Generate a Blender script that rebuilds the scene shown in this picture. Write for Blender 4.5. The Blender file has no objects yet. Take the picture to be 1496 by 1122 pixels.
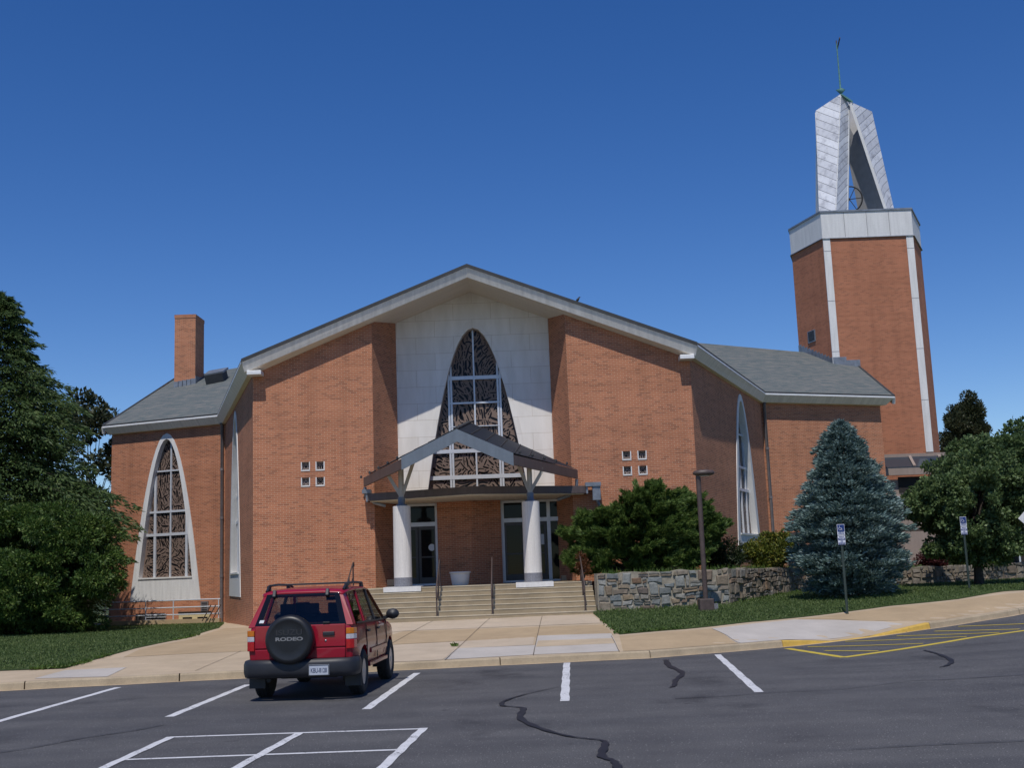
import bpy, math, random
import numpy as np
from mathutils import Vector, Matrix
from mathutils.geometry import delaunay_2d_cdt
random.seed(7)
RNG = np.random.default_rng(7)
S = bpy.context.scene
COL = S.collection
R = math.radians

# ---------------------------------------------------------------- camera, sky, sun, exposure
EYE = Vector((0, 0, 1.87)); FPX = 1700.0; PITCH = R(9.2); ROLL = R(2.1)
cd = bpy.data.cameras.new('camera'); cam = bpy.data.objects.new('camera', cd); COL.objects.link(cam)
cam.matrix_world = Matrix.Translation(EYE) @ Matrix.Rotation(R(90) + PITCH, 4, 'X') @ Matrix.Rotation(-ROLL, 4, 'Z')
cd.sensor_width = 36; cd.lens = FPX / 1496 * 36; cd.clip_start = .1; cd.clip_end = 3000
S.camera = cam
SUN_EL = R(60); SUN_AZ = R(188)          # azimuth clockwise from +Y: behind the viewer, a little to the left
w = bpy.data.worlds.new('World'); S.world = w; w.use_nodes = True
nt = w.node_tree; bg = nt.nodes['Background']
sky = nt.nodes.new('ShaderNodeTexSky'); sky.sky_type = 'NISHITA'; sky.sun_disc = False
sky.sun_elevation = SUN_EL; sky.sun_rotation = SUN_AZ; sky.altitude = 0
sky.air_density = 0.85; sky.dust_density = 0.0; sky.ozone_density = 2.6
hs = nt.nodes.new('ShaderNodeHueSaturation'); hs.inputs['Saturation'].default_value = 1.32; hs.inputs['Hue'].default_value = .513
nt.links.new(sky.outputs[0], hs.inputs['Color']); nt.links.new(hs.outputs[0], bg.inputs[0]); bg.inputs[1].default_value = 0.108
sl = bpy.data.lights.new('sun', 'SUN'); sl.energy = 3.45; sl.angle = R(.53); sl.color = (1, .955, .885)
so = bpy.data.objects.new('sun', sl); COL.objects.link(so)
tosun = Vector((math.sin(SUN_AZ) * math.cos(SUN_EL), math.cos(SUN_AZ) * math.cos(SUN_EL), math.sin(SUN_EL)))
so.rotation_euler = tosun.to_track_quat('Z', 'Y').to_euler(); so.location = (0, 0, 60)
S.view_settings.view_transform = 'Standard'; S.view_settings.look = 'None'; S.view_settings.exposure = 0.0
S.view_settings.gamma = 1.0; S.view_settings.use_curve_mapping = False
S.render.engine = 'CYCLES'; S.cycles.use_denoising = True
S.cycles.max_bounces = 6; S.cycles.transparent_max_bounces = 8

# ---------------------------------------------------------------- plan helpers (survey of the photograph)
_c, _s = math.cos(ROLL), math.sin(ROLL)
def ray(px, py):
    u = px - 748; v = py - 561
    uu = u * _c - v * _s; vv = u * _s + v * _c
    return Vector((uu, FPX * math.cos(PITCH) + vv * math.sin(PITCH), FPX * math.sin(PITCH) - vv * math.cos(PITCH)))
def W(px, py, Y):
    d = ray(px, py); return EYE + d * (Y / d.y)
def Gz(px, py, z):
    d = ray(px, py); return EYE + d * ((z - EYE.z) / d.z)

# ---------------------------------------------------------------- mesh helpers
class MB:
    def __init__(s): s.v = []; s.f = []; s.uv = {}; s.sm = []; s.mi = []; s.m = 0
    def face(s, pts, uv=None, smooth=False):
        n = len(s.v); s.v += [tuple(p) for p in pts]; s.f.append(tuple(range(n, n + len(pts))))
        if uv: s.uv[len(s.f) - 1] = uv
        s.sm.append(smooth); s.mi.append(s.m); return s
    def raw(s, verts, faces, smooth=False):
        n = len(s.v); s.v += [tuple(p) for p in verts]
        for f in faces: s.f.append(tuple(i + n for i in f)); s.sm.append(smooth); s.mi.append(s.m)
        return s
    def box(s, c, d, M=None, taper=None):
        x, y, z = d[0] / 2, d[1] / 2, d[2] / 2
        P = [Vector((a * x, b * y, e * z)) for e in (-1, 1) for a, b in ((-1, -1), (1, -1), (1, 1), (-1, 1))]
        if taper:
            for p in P[4:]: p.x *= taper; p.y *= taper
        P = [(M @ p if M else p) + Vector(c) for p in P]
        return s.raw(P, [(3, 2, 1, 0), (4, 5, 6, 7), (0, 1, 5, 4), (1, 2, 6, 5), (2, 3, 7, 6), (3, 0, 4, 7)])
    def prism(s, base, top):
        n = len(base)
        return s.raw(list(base) + list(top), [tuple(reversed(range(n))), tuple(range(n, 2 * n))] + [(i, (i + 1) % n, n + (i + 1) % n, n + i) for i in range(n)])
    def slab(s, poly, z0, z1):
        return s.prism([(p[0], p[1], z0) for p in poly], [(p[0], p[1], z1) for p in poly])
    def bar(s, a, b, wd, ht, up=(0, 0, 1)):
        a = Vector(a); b = Vector(b); d = (b - a).normalized(); up = Vector(up)
        if abs(d.dot(up)) > .98: up = Vector((0, 1, 0))
        x = d.cross(up).normalized() * wd / 2; z = x.cross(d).normalized() * ht / 2
        q = [-x - z, x - z, x + z, -x + z]
        return s.prism([a + p for p in q], [b + p for p in q])
    def tube(s, pts, r, n=8, caps=True):
        pts = [Vector(p) for p in pts]; rs = r if isinstance(r, (list, tuple)) else [r] * len(pts)
        V = []; F = []; up = None
        for i, p in enumerate(pts):
            d = (pts[min(i + 1, len(pts) - 1)] - pts[max(i - 1, 0)]).normalized()
            if up is None: up = Vector((0, 0, 1)) if abs(d.z) < .9 else Vector((0, 1, 0))
            x = d.cross(up).normalized(); y = x.cross(d).normalized(); up = y
            V += [p + (x * math.cos(a) + y * math.sin(a)) * rs[i] for a in [2 * math.pi * k / n for k in range(n)]]
        for i in range(len(pts) - 1):
            for k in range(n):
                F.append((i * n + k, i * n + (k + 1) % n, (i + 1) * n + (k + 1) % n, (i + 1) * n + k))
        s.raw(V, F, True)
        if caps:
            m = (len(pts) - 1) * n
            s.raw(V[:n], [tuple(reversed(range(n)))]); s.raw(V[m:], [tuple(range(n))])
        return s
    def lathe(s, prof, c=(0, 0, 0), n=24, M=None, smooth=True):
        V = []; F = []
        for r, z in prof:
            for k in range(n):
                a = 2 * math.pi * k / n; p = Vector((r * math.cos(a), r * math.sin(a), z))
                V.append((M @ p if M else p) + Vector(c))
        for i in range(len(prof) - 1):
            for k in range(n): F.append((i * n + k, i * n + (k + 1) % n, (i + 1) * n + (k + 1) % n, (i + 1) * n + k))
        s.raw(V, F, smooth)
        if prof[0][0] > 1e-4: s.raw(V[:n], [tuple(reversed(range(n)))])
        if prof[-1][0] > 1e-4: s.raw(V[-n:], [tuple(range(n))])
        return s
    def strip(s, A, B, smooth=False):
        for i in range(len(A) - 1): s.face([A[i], A[i + 1], B[i + 1], B[i]], smooth=smooth)
        return s
    def build(s, name, mat, parent=None, loc=None, bevel=None):
        me = bpy.data.meshes.new(name); me.from_pydata([tuple(p) for p in s.v], [], s.f)
        for m in (mat if isinstance(mat, (list, tuple)) else [mat]): me.materials.append(m)
        me.polygons.foreach_set('use_smooth', s.sm); me.polygons.foreach_set('material_index', s.mi)
        uvl = me.uv_layers.new(name='UVMap'); vs = me.vertices
        for p in me.polygons:
            pre = s.uv.get(p.index)
            n = p.normal; t = Vector((-n.y, n.x, 0))
            t = t.normalized() if t.length > .05 else Vector((1, 0, 0))
            b = n.cross(t)
            for k, li in enumerate(p.loop_indices):
                if pre: uvl.data[li].uv = pre[k]
                else:
                    co = vs[p.vertices[k]].co; uvl.data[li].uv = (co.dot(t), co.dot(b))
        o = bpy.data.objects.new(name, me); COL.objects.link(o)
        if parent: o.parent = parent
        if loc: o.location = loc
        if bevel:
            m = o.modifiers.new('bevel', 'BEVEL'); m.width = bevel; m.segments = 2; m.limit_method = 'ANGLE'
        return o
def tag(o, label=None, cat=None, group=None, kind=None):
    for k, v in (('label', label), ('category', cat), ('group', group), ('kind', kind)):
        if v: o[k] = v
    return o
def thing(name, label, cat, loc=(0, 0, 0), rz=0, group=None):
    o = bpy.data.objects.new(name, None); COL.objects.link(o); o.location = loc; o.rotation_euler = (0, 0, rz)
    o.empty_display_size = .3
    return tag(o, label, cat, group)
def copy_tree(o, parent=None):
    c = o.copy(); COL.objects.link(c)
    if parent: c.parent = parent
    for ch in list(o.children): copy_tree(ch, c)
    return c
def text_mesh(name, s, size, M, mat, parent=None, extrude=.001, align='CENTER', bold=0):
    cu = bpy.data.curves.new(name, 'FONT'); cu.body = s; cu.size = size; cu.extrude = extrude; cu.offset = bold
    cu.align_x = align; cu.align_y = 'CENTER'
    t = bpy.data.objects.new(name + '_src', cu); COL.objects.link(t)
    dg = bpy.context.evaluated_depsgraph_get(); me = bpy.data.meshes.new_from_object(t.evaluated_get(dg))
    bpy.data.objects.remove(t); me.name = name; me.transform(M); me.materials.clear(); me.materials.append(mat)
    o = bpy.data.objects.new(name, me); COL.objects.link(o); o.parent = parent
    return o

# ---------------------------------------------------------------- materials
def newmat(name):
    m = bpy.data.materials.new(name); m.use_nodes = True; t = m.node_tree
    return m, t, t.nodes['Principled BSDF']
def N(t, typ, **kw):
    n = t.nodes.new('ShaderNode' + typ)
    for k, v in kw.items():
        if k.startswith('i_'): n.inputs[k[2:].replace('_', ' ')].default_value = v
        else: setattr(n, k, v)
    return n
def mixc(t, fac, a, b, mode='MIX'):
    n = t.nodes.new('ShaderNodeMix'); n.data_type = 'RGBA'; n.blend_type = mode
    for i, v in ((0, fac), (6, a), (7, b)):
        s = n.inputs[i]
        if hasattr(v, 'is_output'): t.links.new(v, s)
        elif i == 0: s.default_value = v
        else: s.default_value = tuple(v) + ((1,) if len(v) == 3 else ())
    return n.outputs[2]
def ramp(t, src, stops):
    n = t.nodes.new('ShaderNodeValToRGB'); e = n.color_ramp.elements
    while len(e) < len(stops): e.new(.5)
    for k, (p, c) in enumerate(stops): e[k].position = p; e[k].color = tuple(c) + (1,) if len(c) == 3 else c
    t.links.new(src, n.inputs[0]); return n.outputs[0]
def noise(t, vec, scale, detail=4, rough=.55):
    n = N(t, 'TexNoise'); n.inputs['Scale'].default_value = scale; n.inputs['Detail'].default_value = detail; n.inputs['Roughness'].default_value = rough
    if vec is not None: t.links.new(vec, n.inputs['Vector'])
    return n.outputs[0]
def math_(t, op, a, b=None):
    n = t.nodes.new('ShaderNodeMath'); n.operation = op
    for s, v in ((n.inputs[0], a), (n.inputs[1], b)):
        if v is None: continue
        if hasattr(v, 'is_output'): t.links.new(v, s)
        else: s.default_value = v
    return n.outputs[0]
def coords(t, kind='Object'):
    return N(t, 'TexCoord').outputs[kind]
def scaled(t, vec, sc):
    n = N(t, 'Mapping'); n.inputs['Scale'].default_value = sc; t.links.new(vec, n.inputs['Vector']); return n.outputs[0]
def bump(t, p, h, strength=.3, dist=.01):
    b = N(t, 'Bump'); b.inputs['Strength'].default_value = strength; b.inputs['Distance'].default_value = dist
    t.links.new(h, b.inputs['Height']); t.links.new(b.outputs[0], p.inputs['Normal'])

def simple(name, c, rough=.6, var=.15, scale=3, metal=0, coat=0, spec=.5, bmp=0, bscale=30):
    m, t, p = newmat(name); co = coords(t)
    f = noise(t, co, scale, 5)
    a = [max(0, x * (1 - var)) for x in c]; b = [min(1, x * (1 + var)) for x in c]
    t.links.new(ramp(t, f, [(.3, a), (.7, b)]), p.inputs['Base Color'])
    p.inputs['Roughness'].default_value = rough; p.inputs['Metallic'].default_value = metal
    p.inputs['Coat Weight'].default_value = coat; p.inputs['Specular IOR Level'].default_value = spec
    if bmp: bump(t, p, noise(t, co, bscale, 6), bmp, .02)
    return m

def brick_mat(name, c1, c2, c3, mortar, bw=.215, rh=.0677, ms=.006, big=.16):
    m, t, p = newmat(name); uv = coords(t, 'UV')
    b = N(t, 'TexBrick'); b.offset = .5; t.links.new(uv, b.inputs['Vector'])
    b.inputs['Scale'].default_value = 1; b.inputs['Brick Width'].default_value = bw; b.inputs['Row Height'].default_value = rh
    b.inputs['Mortar Size'].default_value = ms; b.inputs['Mortar Smooth'].default_value = .2; b.inputs['Bias'].default_value = -.1
    b.inputs['Color1'].default_value = (*c1, 1); b.inputs['Color2'].default_value = (*c2, 1); b.inputs['Mortar'].default_value = (*mortar, 1)
    # a second brick lattice picks out a few burnt bricks
    b2 = N(t, 'TexBrick'); b2.offset = .5; t.links.new(uv, b2.inputs['Vector'])
    b2.inputs['Scale'].default_value = 1; b2.inputs['Brick Width'].default_value = bw; b2.inputs['Row Height'].default_value = rh
    b2.inputs['Mortar Size'].default_value = 0; b2.inputs['Color1'].default_value = (0, 0, 0, 1); b2.inputs['Color2'].default_value = (1, 1, 1, 1)
    sel = ramp(t, b2.outputs['Color'], [(.76, (0, 0, 0)), (.9, (1, 1, 1))])
    # no burnt colour in the mortar
    body = mixc(t, math_(t, 'MULTIPLY', math_(t, 'MULTIPLY', sel, .42), math_(t, 'SUBTRACT', 1.0, b.outputs['Fac'])), b.outputs['Color'], c3)
    st = noise(t, scaled(t, uv, (.35, 1.1, 1)), 1.0, 6, .6)
    fac = ramp(t, st, [(.25, (1 - big,) * 3), (.75, (1 + big * .6,) * 3)])
    row = noise(t, scaled(t, uv, (.15, 6, 1)), 1.0, 3, .6)
    fac2 = ramp(t, row, [(.3, (.90, .89, .88)), (.5, (1, 1, 1)), (.7, (1.06, 1.06, 1.06))])
    out = mixc(t, 1, mixc(t, 1, body, fac, 'MULTIPLY'), fac2, 'MULTIPLY')
    ws = noise(t, scaled(t, uv, (1.6, .09, 1)), 1.0, 5, .6)          # long vertical water marks
    out = mixc(t, 1, out, ramp(t, ws, [(.30, (.86, .85, .85)), (.5, (1, 1, 1)), (.74, (1.07, 1.06, 1.05))]), 'MULTIPLY')
    t.links.new(out, p.inputs['Base Color']); p.inputs['Roughness'].default_value = .9; p.inputs['Specular IOR Level'].default_value = .25
    bump(t, p, math_(t, 'SUBTRACT', 1.0, b.outputs['Fac']), .5, .006)
    return m
M = {}
M['brick'] = brick_mat('brick', (.462, .181, .094), (.395, .149, .081), (.20, .09, .055), (.55, .36, .24))
M['brick_tower'] = brick_mat('brick_tower', (.425, .166, .092), (.37, .140, .079), (.24, .105, .065), (.42, .235, .145), big=.10)
def panel_mat():
    m, t, p = newmat('cast_stone'); uv = coords(t, 'UV')
    b = N(t, 'TexBrick'); b.offset = .5; t.links.new(uv, b.inputs['Vector']); b.inputs['Scale'].default_value = 1
    b.inputs['Brick Width'].default_value = 1.45; b.inputs['Row Height'].default_value = .64; b.inputs['Mortar Size'].default_value = .007
    b.inputs['Color1'].default_value = (.80, .765, .72, 1); b.inputs['Color2'].default_value = (.75, .715, .665, 1); b.inputs['Mortar'].default_value = (.56, .50, .43, 1)
    f = ramp(t, noise(t, scaled(t, uv, (2.5, .5, 1)), 1.2, 6), [(.3, (.9, .89, .87)), (.7, (1.05, 1.05, 1.05))])
    t.links.new(mixc(t, 1, b.outputs['Color'], f, 'MULTIPLY'), p.inputs['Base Color']); p.inputs['Roughness'].default_value = .8
    bump(t, p, math_(t, 'SUBTRACT', 1.0, b.outputs['Fac']), .4, .01)
    return m
M['stone_panel'] = panel_mat()
def streaked(name, c, rough=.6, amt=.2):
    m, t, p = newmat(name); uv = coords(t, 'UV')
    f = ramp(t, noise(t, scaled(t, uv, (4, .4, 1)), 1.5, 6), [(.3, [1 - amt] * 3), (.7, [1.06] * 3)])
    g = ramp(t, noise(t, uv, 14, 4), [(.3, [.94] * 3), (.7, [1.04] * 3)])
    t.links.new(mixc(t, 1, mixc(t, 1, c, f, 'MULTIPLY'), g, 'MULTIPLY'), p.inputs['Base Color']); p.inputs['Roughness'].default_value = rough
    return m
M['white_trim'] = streaked('white_trim', (.72, .71, .69), .7, .15)
M['cap_stone'] = streaked('cap_stone', (.66, .66, .65), .7, .12)
M['fascia'] = streaked('fascia', (.84, .80, .73), .6, .18)
M['gutter_white'] = simple('gutter_white', (.74, .74, .74), .4, .06)
M['soffit'] = streaked('soffit', (.80, .73, .62), .8, .08)
def shingle():
    m, t, p = newmat('roof_shingle'); uv = coords(t, 'UV')
    b = N(t, 'TexBrick'); b.offset = .37; b.offset_frequency = 1; t.links.new(uv, b.inputs['Vector']); b.inputs['Scale'].default_value = 1
    b.inputs['Brick Width'].default_value = .38; b.inputs['Row Height'].default_value = .145; b.inputs['Mortar Size'].default_value = .006
    b.inputs['Color1'].default_value = (.155, .16, .15, 1); b.inputs['Color2'].default_value = (.09, .115, .115, 1); b.inputs['Mortar'].default_value = (.06, .065, .065, 1)
    f = ramp(t, noise(t, scaled(t, uv, (.6, 2, 1)), 1.4, 6), [(.3, (.75, .80, .84)), (.7, (1.2, 1.12, 1.08))])
    t.links.new(mixc(t, 1, b.outputs['Color'], f, 'MULTIPLY'), p.inputs['Base Color']); p.inputs['Roughness'].default_value = .9
    bump(t, p, b.outputs['Color'], .4, .01); return m
M['shingle'] = shingle()
M['roof_edge'] = simple('roof_edge', (.035, .037, .04), .7, .2)
M['lead'] = simple('lead_flashing', (.22, .24, .27), .5, .25, 4, metal=.5)
M['alu'] = simple('aluminium', (.60, .62, .66), .4, .06, 6, metal=.15)
M['bronze'] = simple('bronze_rail', (.075, .052, .045), .5, .25, 8)
M['brown_metal'] = streaked('brown_metal', (.105, .078, .072), .5, .2)
M['bluegrey'] = streaked('bluegrey_metal', (.135, .165, .20), .5, .12)
M['seam_roof'] = simple('seam_roof', (.020, .024, .034), .55, .15, spec=.15)
M['strut'] = simple('strut_paint', (.34, .32, .28), .55, .12)
M['downpipe'] = simple('downpipe', (.16, .145, .15), .5, .2)
M['cream'] = simple('cream_paint', (.52, .44, .25), .6, .1)
M['granite'] = simple('granite', (.19, .19, .21), .5, .35, 40)
M['column'] = streaked('column_stone', (.70, .665, .62), .8, .14)
M['black'] = simple('black', (.012, .012, .013), .6, .2)
M['dark_room'] = simple('dark_room', (.02, .017, .016), .9, .3)
def glass_dark(name, c=(.008, .009, .011), r=.04):
    m, t, p = newmat(name); p.inputs['Base Color'].default_value = (*c, 1); p.inputs['Roughness'].default_value = r
    p.inputs['Specular IOR Level'].default_value = .14
    bump(t, p, noise(t, coords(t), 1.2, 2), .06, .02); return m
M['glass'] = glass_dark('dark_glass')
M['screen_tan'] = streaked('bronze_screen', (.195, .135, .105), .7, .12)
M['leaded'] = glass_dark('leaded_glass', (.011, .0105, .012), .12)
def asphalt():
    m, t, p = newmat('asphalt'); co = coords(t)
    f1 = noise(t, co, 1.1, 6, .6); f2 = noise(t, co, 55, 3, .8); f3 = noise(t, scaled(t, co, (.12, 1.1, 1)), 1.0, 4)
    c = ramp(t, f2, [(.30, (.042, .041, .042)), (.55, (.094, .093, .095)), (.74, (.20, .195, .19))])
    c = mixc(t, 1, c, ramp(t, f1, [(.3, (.85, .85, .86)), (.7, (1.12, 1.12, 1.12))]), 'MULTIPLY')
    c = mixc(t, 1, c, ramp(t, f3, [(.35, (.86, .86, .88)), (.65, (1.10, 1.09, 1.08))]), 'MULTIPLY')
    vo = N(t, 'TexVoronoi'); vo.inputs['Scale'].default_value = 38; t.links.new(co, vo.inputs['Vector'])
    pick = math_(t, 'MULTIPLY', math_(t, 'LESS_THAN', vo.outputs['Distance'], .28), math_(t, 'GREATER_THAN', N_sep(t, vo.outputs['Color']), .93))
    c = mixc(t, pick, c, (.30, .29, .28))
    oil = noise(t, scaled(t, co, (.55, .38, 1)), 1.0, 5, .6)          # oil drips and wheel polish in the bays
    c = mixc(t, 1, c, ramp(t, oil, [(.30, (.62, .62, .63)), (.42, (1, 1, 1)), (.72, (1.08, 1.08, 1.07))]), 'MULTIPLY')
    sp = noise(t, co, 3.3, 3, .5); c = mixc(t, 1, c, ramp(t, sp, [(.22, (.55, .55, .56)), (.31, (1, 1, 1))]), 'MULTIPLY')
    t.links.new(c, p.inputs['Base Color']); p.inputs['Roughness'].default_value = .85; p.inputs['Specular IOR Level'].default_value = .3
    bump(t, p, f2, .5, .006); return m
def N_sep(t, col):
    n = N(t, 'SeparateColor'); t.links.new(col, n.inputs[0]); return n.outputs[0]
M['asphalt'] = asphalt()
M['tar'] = simple('tar', (.018, .017, .019), .55, .3, 5)
M['tar_thin'] = simple('tar_thin', (.032, .032, .036), .7, .3, 5)
def paint(name, c, wear=.45):
    m, t, p = newmat(name); co = coords(t)
    f = noise(t, co, 26, 5, .75); g = noise(t, co, 2.0, 3)
    k = ramp(t, math_(t, 'ADD', f, math_(t, 'MULTIPLY', g, .45)), [(wear + .17, (0, 0, 0)), (wear + .24, (1, 1, 1))])
    c2 = ramp(t, noise(t, co, 6, 4), [(.3, [x * .82 for x in c]), (.7, c)])
    t.links.new(mixc(t, k, (.10, .10, .105), c2), p.inputs['Base Color']); p.inputs['Roughness'].default_value = .75; return m
M['line_white'] = paint('line_white', (.66, .66, .67), .40)
M['line_yellow'] = paint('line_yellow', (.60, .45, .05), .30)
def concrete(name, c, var=.14, sc=1.2, speck=.12):
    m, t, p = newmat(name); co = coords(t)
    a = noise(t, co, sc, 7, .65); b = noise(t, co, 60, 3, .8); e = noise(t, scaled(t, co, (1, .25, 1)), .8, 4)
    col = ramp(t, a, [(.28, [x * (1 - var) for x in c]), (.72, [x * (1 + var * .7) for x in c])])
    col = mixc(t, 1, col, ramp(t, b, [(.3, [1 - speck] * 3), (.7, [1 + speck] * 3)]), 'MULTIPLY')
    col = mixc(t, 1, col, ramp(t, e, [(.3, (.93, .92, .90)), (.65, (1.03, 1.03, 1.03))]), 'MULTIPLY')
    t.links.new(col, p.inputs['Base Color']); p.inputs['Roughness'].default_value = .9; bump(t, p, b, .3, .004); return m
M['conc_tan'] = concrete('concrete_tan', (.475, .372, .252))
M['conc_dark'] = concrete('concrete_ochre', (.415, .305, .182))
M['conc_pale'] = concrete('concrete_pale', (.495, .40, .292))
M['conc_grey'] = concrete('concrete_grey', (.465, .425, .38), .10)
M['kerb'] = concrete('kerb_concrete', (.42, .335, .225), .25, 1.6, .18)
M['step'] = concrete('step_concrete', (.345, .275, .18), .24, 1.3, .12)
M['step_edge'] = concrete('step_edge', (.52, .45, .33), .2, 2)
M['kerb_yellow'] = paint('kerb_yellow', (.66, .42, .08), .33)
M['joint'] = simple('joint', (.09, .07, .05), .95, .4, 6)
def lawn_mat(name='lawn', a=(.04, .066, .02), b=(.085, .125, .038)):
    m, t, p = newmat(name); co = coords(t)
    f = noise(t, co, 1.2, 6, .65); g = noise(t, co, 35, 4, .75)
    c = ramp(t, math_(t, 'ADD', math_(t, 'MULTIPLY', f, .5), math_(t, 'MULTIPLY', g, .5)), [(.38, a), (.62, b)])
    t.links.new(c, p.inputs['Base Color']); p.inputs['Roughness'].default_value = .9; p.inputs['Specular IOR Level'].default_value = .2
    bump(t, p, g, .9, .05); return m
M['lawn'] = lawn_mat()
M['field'] = lawn_mat('field', (.03, .045, .015), (.06, .08, .03))
M['soil'] = simple('soil', (.05, .038, .025), .95, .4, 4)
def cobble(name, stops):
    m, t, p = newmat(name); uv = coords(t); g = N(t, 'NewGeometry').outputs['Random Per Island']
    c = mixc(t, 1, ramp(t, g, stops), ramp(t, noise(t, uv, 7, 6, .7), [(.25, (.62, .62, .62)), (.75, (1.32, 1.3, 1.28))]), 'MULTIPLY')
    t.links.new(c, p.inputs['Base Color']); p.inputs['Roughness'].default_value = .85; bump(t, p, noise(t, uv, 9, 6, .65), .8, .03); return m
M['rubble_grey'] = cobble('rubble_grey', [(0, (.14, .15, .145)), (.16, (.25, .26, .245)), (.30, (.20, .15, .10)), (.44, (.33, .325, .295)), (.56, (.16, .18, .185)), (.68, (.28, .21, .135)), (.80, (.22, .20, .165)), (.90, (.17, .105, .065)), (1, (.12, .115, .11))])
M['rubble_brown'] = cobble('rubble_brown', [(0, (.12, .112, .10)), (.25, (.22, .185, .145)), (.45, (.15, .115, .085)), (.65, (.27, .225, .17)), (.82, (.19, .185, .17)), (1, (.25, .165, .105))])
M['mortar'] = simple('mortar', (.28, .25, .195), .95, .25, 6, bmp=.5, bscale=20); M['mortar_dark'] = simple('mortar_dark', (.20, .175, .135), .95, .25, 6, bmp=.5, bscale=20)
def leaf(name, a, b, c=None, rough=.55, trans=.25, sc=.9):
    m, t, p = newmat(name)
    g = N(t, 'NewGeometry').outputs['Random Per Island']; f = noise(t, coords(t), sc, 3)
    s = math_(t, 'ADD', math_(t, 'MULTIPLY', g, .55), math_(t, 'MULTIPLY', f, .5))
    st = [(.22, a), (.62, b)] + ([(.82, c)] if c else [])
    col = ramp(t, s, st); t.links.new(col, p.inputs['Base Color']); p.inputs['Roughness'].default_value = rough; p.inputs['Specular IOR Level'].default_value = .35
    tr = N(t, 'BsdfTranslucent'); t.links.new(col, tr.inputs[0]); mx = N(t, 'MixShader'); mx.inputs[0].default_value = trans
    t.links.new(p.outputs[0], mx.inputs[1]); t.links.new(tr.outputs[0], mx.inputs[2]); t.links.new(mx.outputs[0], t.nodes['Material Output'].inputs[0])
    return m
M['leaf_hemlock'] = leaf('leaf_hemlock', (0.030, 0.062, 0.019), (0.081, 0.135, 0.041), (0.155, 0.209, 0.068), trans=.35)
M['leaf_yew'] = leaf('leaf_yew', (0.021, 0.052, 0.010), (0.072, 0.137, 0.026), (0.202, 0.267, 0.065), trans=.3)
M['leaf_spruce'] = leaf('leaf_blue_spruce', (0.066, 0.118, 0.108), (0.162, 0.240, 0.226), (0.288, 0.378, 0.354), trans=.15)
M['leaf_juniper'] = leaf('leaf_juniper', (0.043, 0.090, 0.020), (0.116, 0.189, 0.043), (0.217, 0.290, 0.080), trans=.35)
M['leaf_maple'] = leaf('leaf_maple', (.055, .095, .033), (.115, .175, .062), (.185, .25, .095), trans=.35)
M['leaf_far'] = leaf('leaf_far', (0.022, 0.036, 0.017), (0.048, 0.059, 0.025), (0.070, 0.070, 0.031))
M['leaf_azalea'] = leaf('leaf_azalea', (0.045, 0.075, 0.012), (0.135, 0.158, 0.021), (0.240, 0.195, 0.030))
M['leaf_dark'] = leaf('leaf_dark', (0.016, 0.029, 0.013), (0.036, 0.055, 0.019))
M['leaf_red'] = leaf('leaf_red', (.035, .010, .012), (.075, .016, .018))
M['leaf_grass'] = leaf('leaf_grass', (.05, .085, .022), (.105, .155, .042), (.18, .225, .075), trans=.3, sc=.5)
M['leaf_longgrass'] = leaf('leaf_longgrass', (.035, .08, .012), (.09, .155, .025), (.15, .20, .05), trans=.3)
M['leaf_rust'] = leaf('leaf_rust', (.08, .03, .012), (.15, .055, .02))
M['bark'] = simple('bark', (.045, .034, .026), .95, .4, 8, bmp=.6, bscale=14)

# ================================================================ THE GROUND
def road_z(x): return .0045 * max(0.0, x - 5) ** 2 if x < 14 else .3645 + .06 * (x - 14)
def hit_road(px, py):
    d = ray(px, py); lo, hi = 4.0, 300.0
    k = 0.0
    for _ in range(60):
        mid = (lo + hi) / 2; q = EYE + d * (mid / d.y)
        if q.z > road_z(q.x): lo = mid
        else: hi = mid
    return EYE + d * (lo / d.y)
def kerb_pt(px, py):
    q = hit_road(px, py); return (q.x, q.y)
KERB = [(-60, 14.5), (-30, 19.2), (-16, 21.6)] + [kerb_pt(*p) for p in [(0, 1010), (250, 997), (620, 978), (950, 962), (1145, 946)]] + \
       [kerb_pt(1250, 934.5), kerb_pt(1360, 919), kerb_pt(1496, 897), (22, 37), (40, 50)]
CTRL = [(x, y, road_z(x) + .15) for x, y in KERB] + [
    (-9.5, 42, .28), (-13.8, 54, .05), (-20, 50, .10), (-30, 50, .1), (-45, 50, .1), (-60, 60, .1), (-10, 36, .25), (-20, 32, .18), (-35, 32, .18),
    (-5.5, 36.5, .47), (-2.6, 36.5, .47), (2.3, 36.5, .53), (-2, 30, .30), (3, 30, .36), (5.4, 35, .52), (6.6, 37.5, .63), (8.9, 32, .48), (10.4, 36.6, .74),
    (10.3, 43, .83), (5.8, 30, .40), (3.9, 28, .34), (10.3, 33, .56), (14.6, 42, .9), (13.8, 35, .86), (13.5, 36, .82), (16, 35.2, .76), (19, 44.5, .92), (22, 46, 1.0), (40, 60, 1.5), (26, 60, 1.2), (60, 60, 2.0), (30, 42, 1.35), (0, 48, .5), (6, 55, .8), (-40, 75, .1), (40, 90, 1.6), (0, 90, .6)]
_P = np.array(CTRL); _D = np.sqrt(((_P[:, None, :2] - _P[None, :, :2]) ** 2).sum(-1)); _n = len(_P)
_A = np.zeros((_n + 3, _n + 3)); _A[:_n, :_n] = _D - .25 * np.eye(_n); _A[:_n, _n] = 1; _A[:_n, _n + 1:] = _P[:, :2]; _A[_n:, :_n] = _A[:_n, _n:].T
_wt = np.linalg.solve(_A, np.concatenate([_P[:, 2], np.zeros(3)]))
def hz(x, y):
    d = np.sqrt((_P[:, 0] - x) ** 2 + (_P[:, 1] - y) ** 2)
    return float(d @ _wt[:_n] + _wt[_n] + _wt[_n + 1] * x + _wt[_n + 2] * y)
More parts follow.
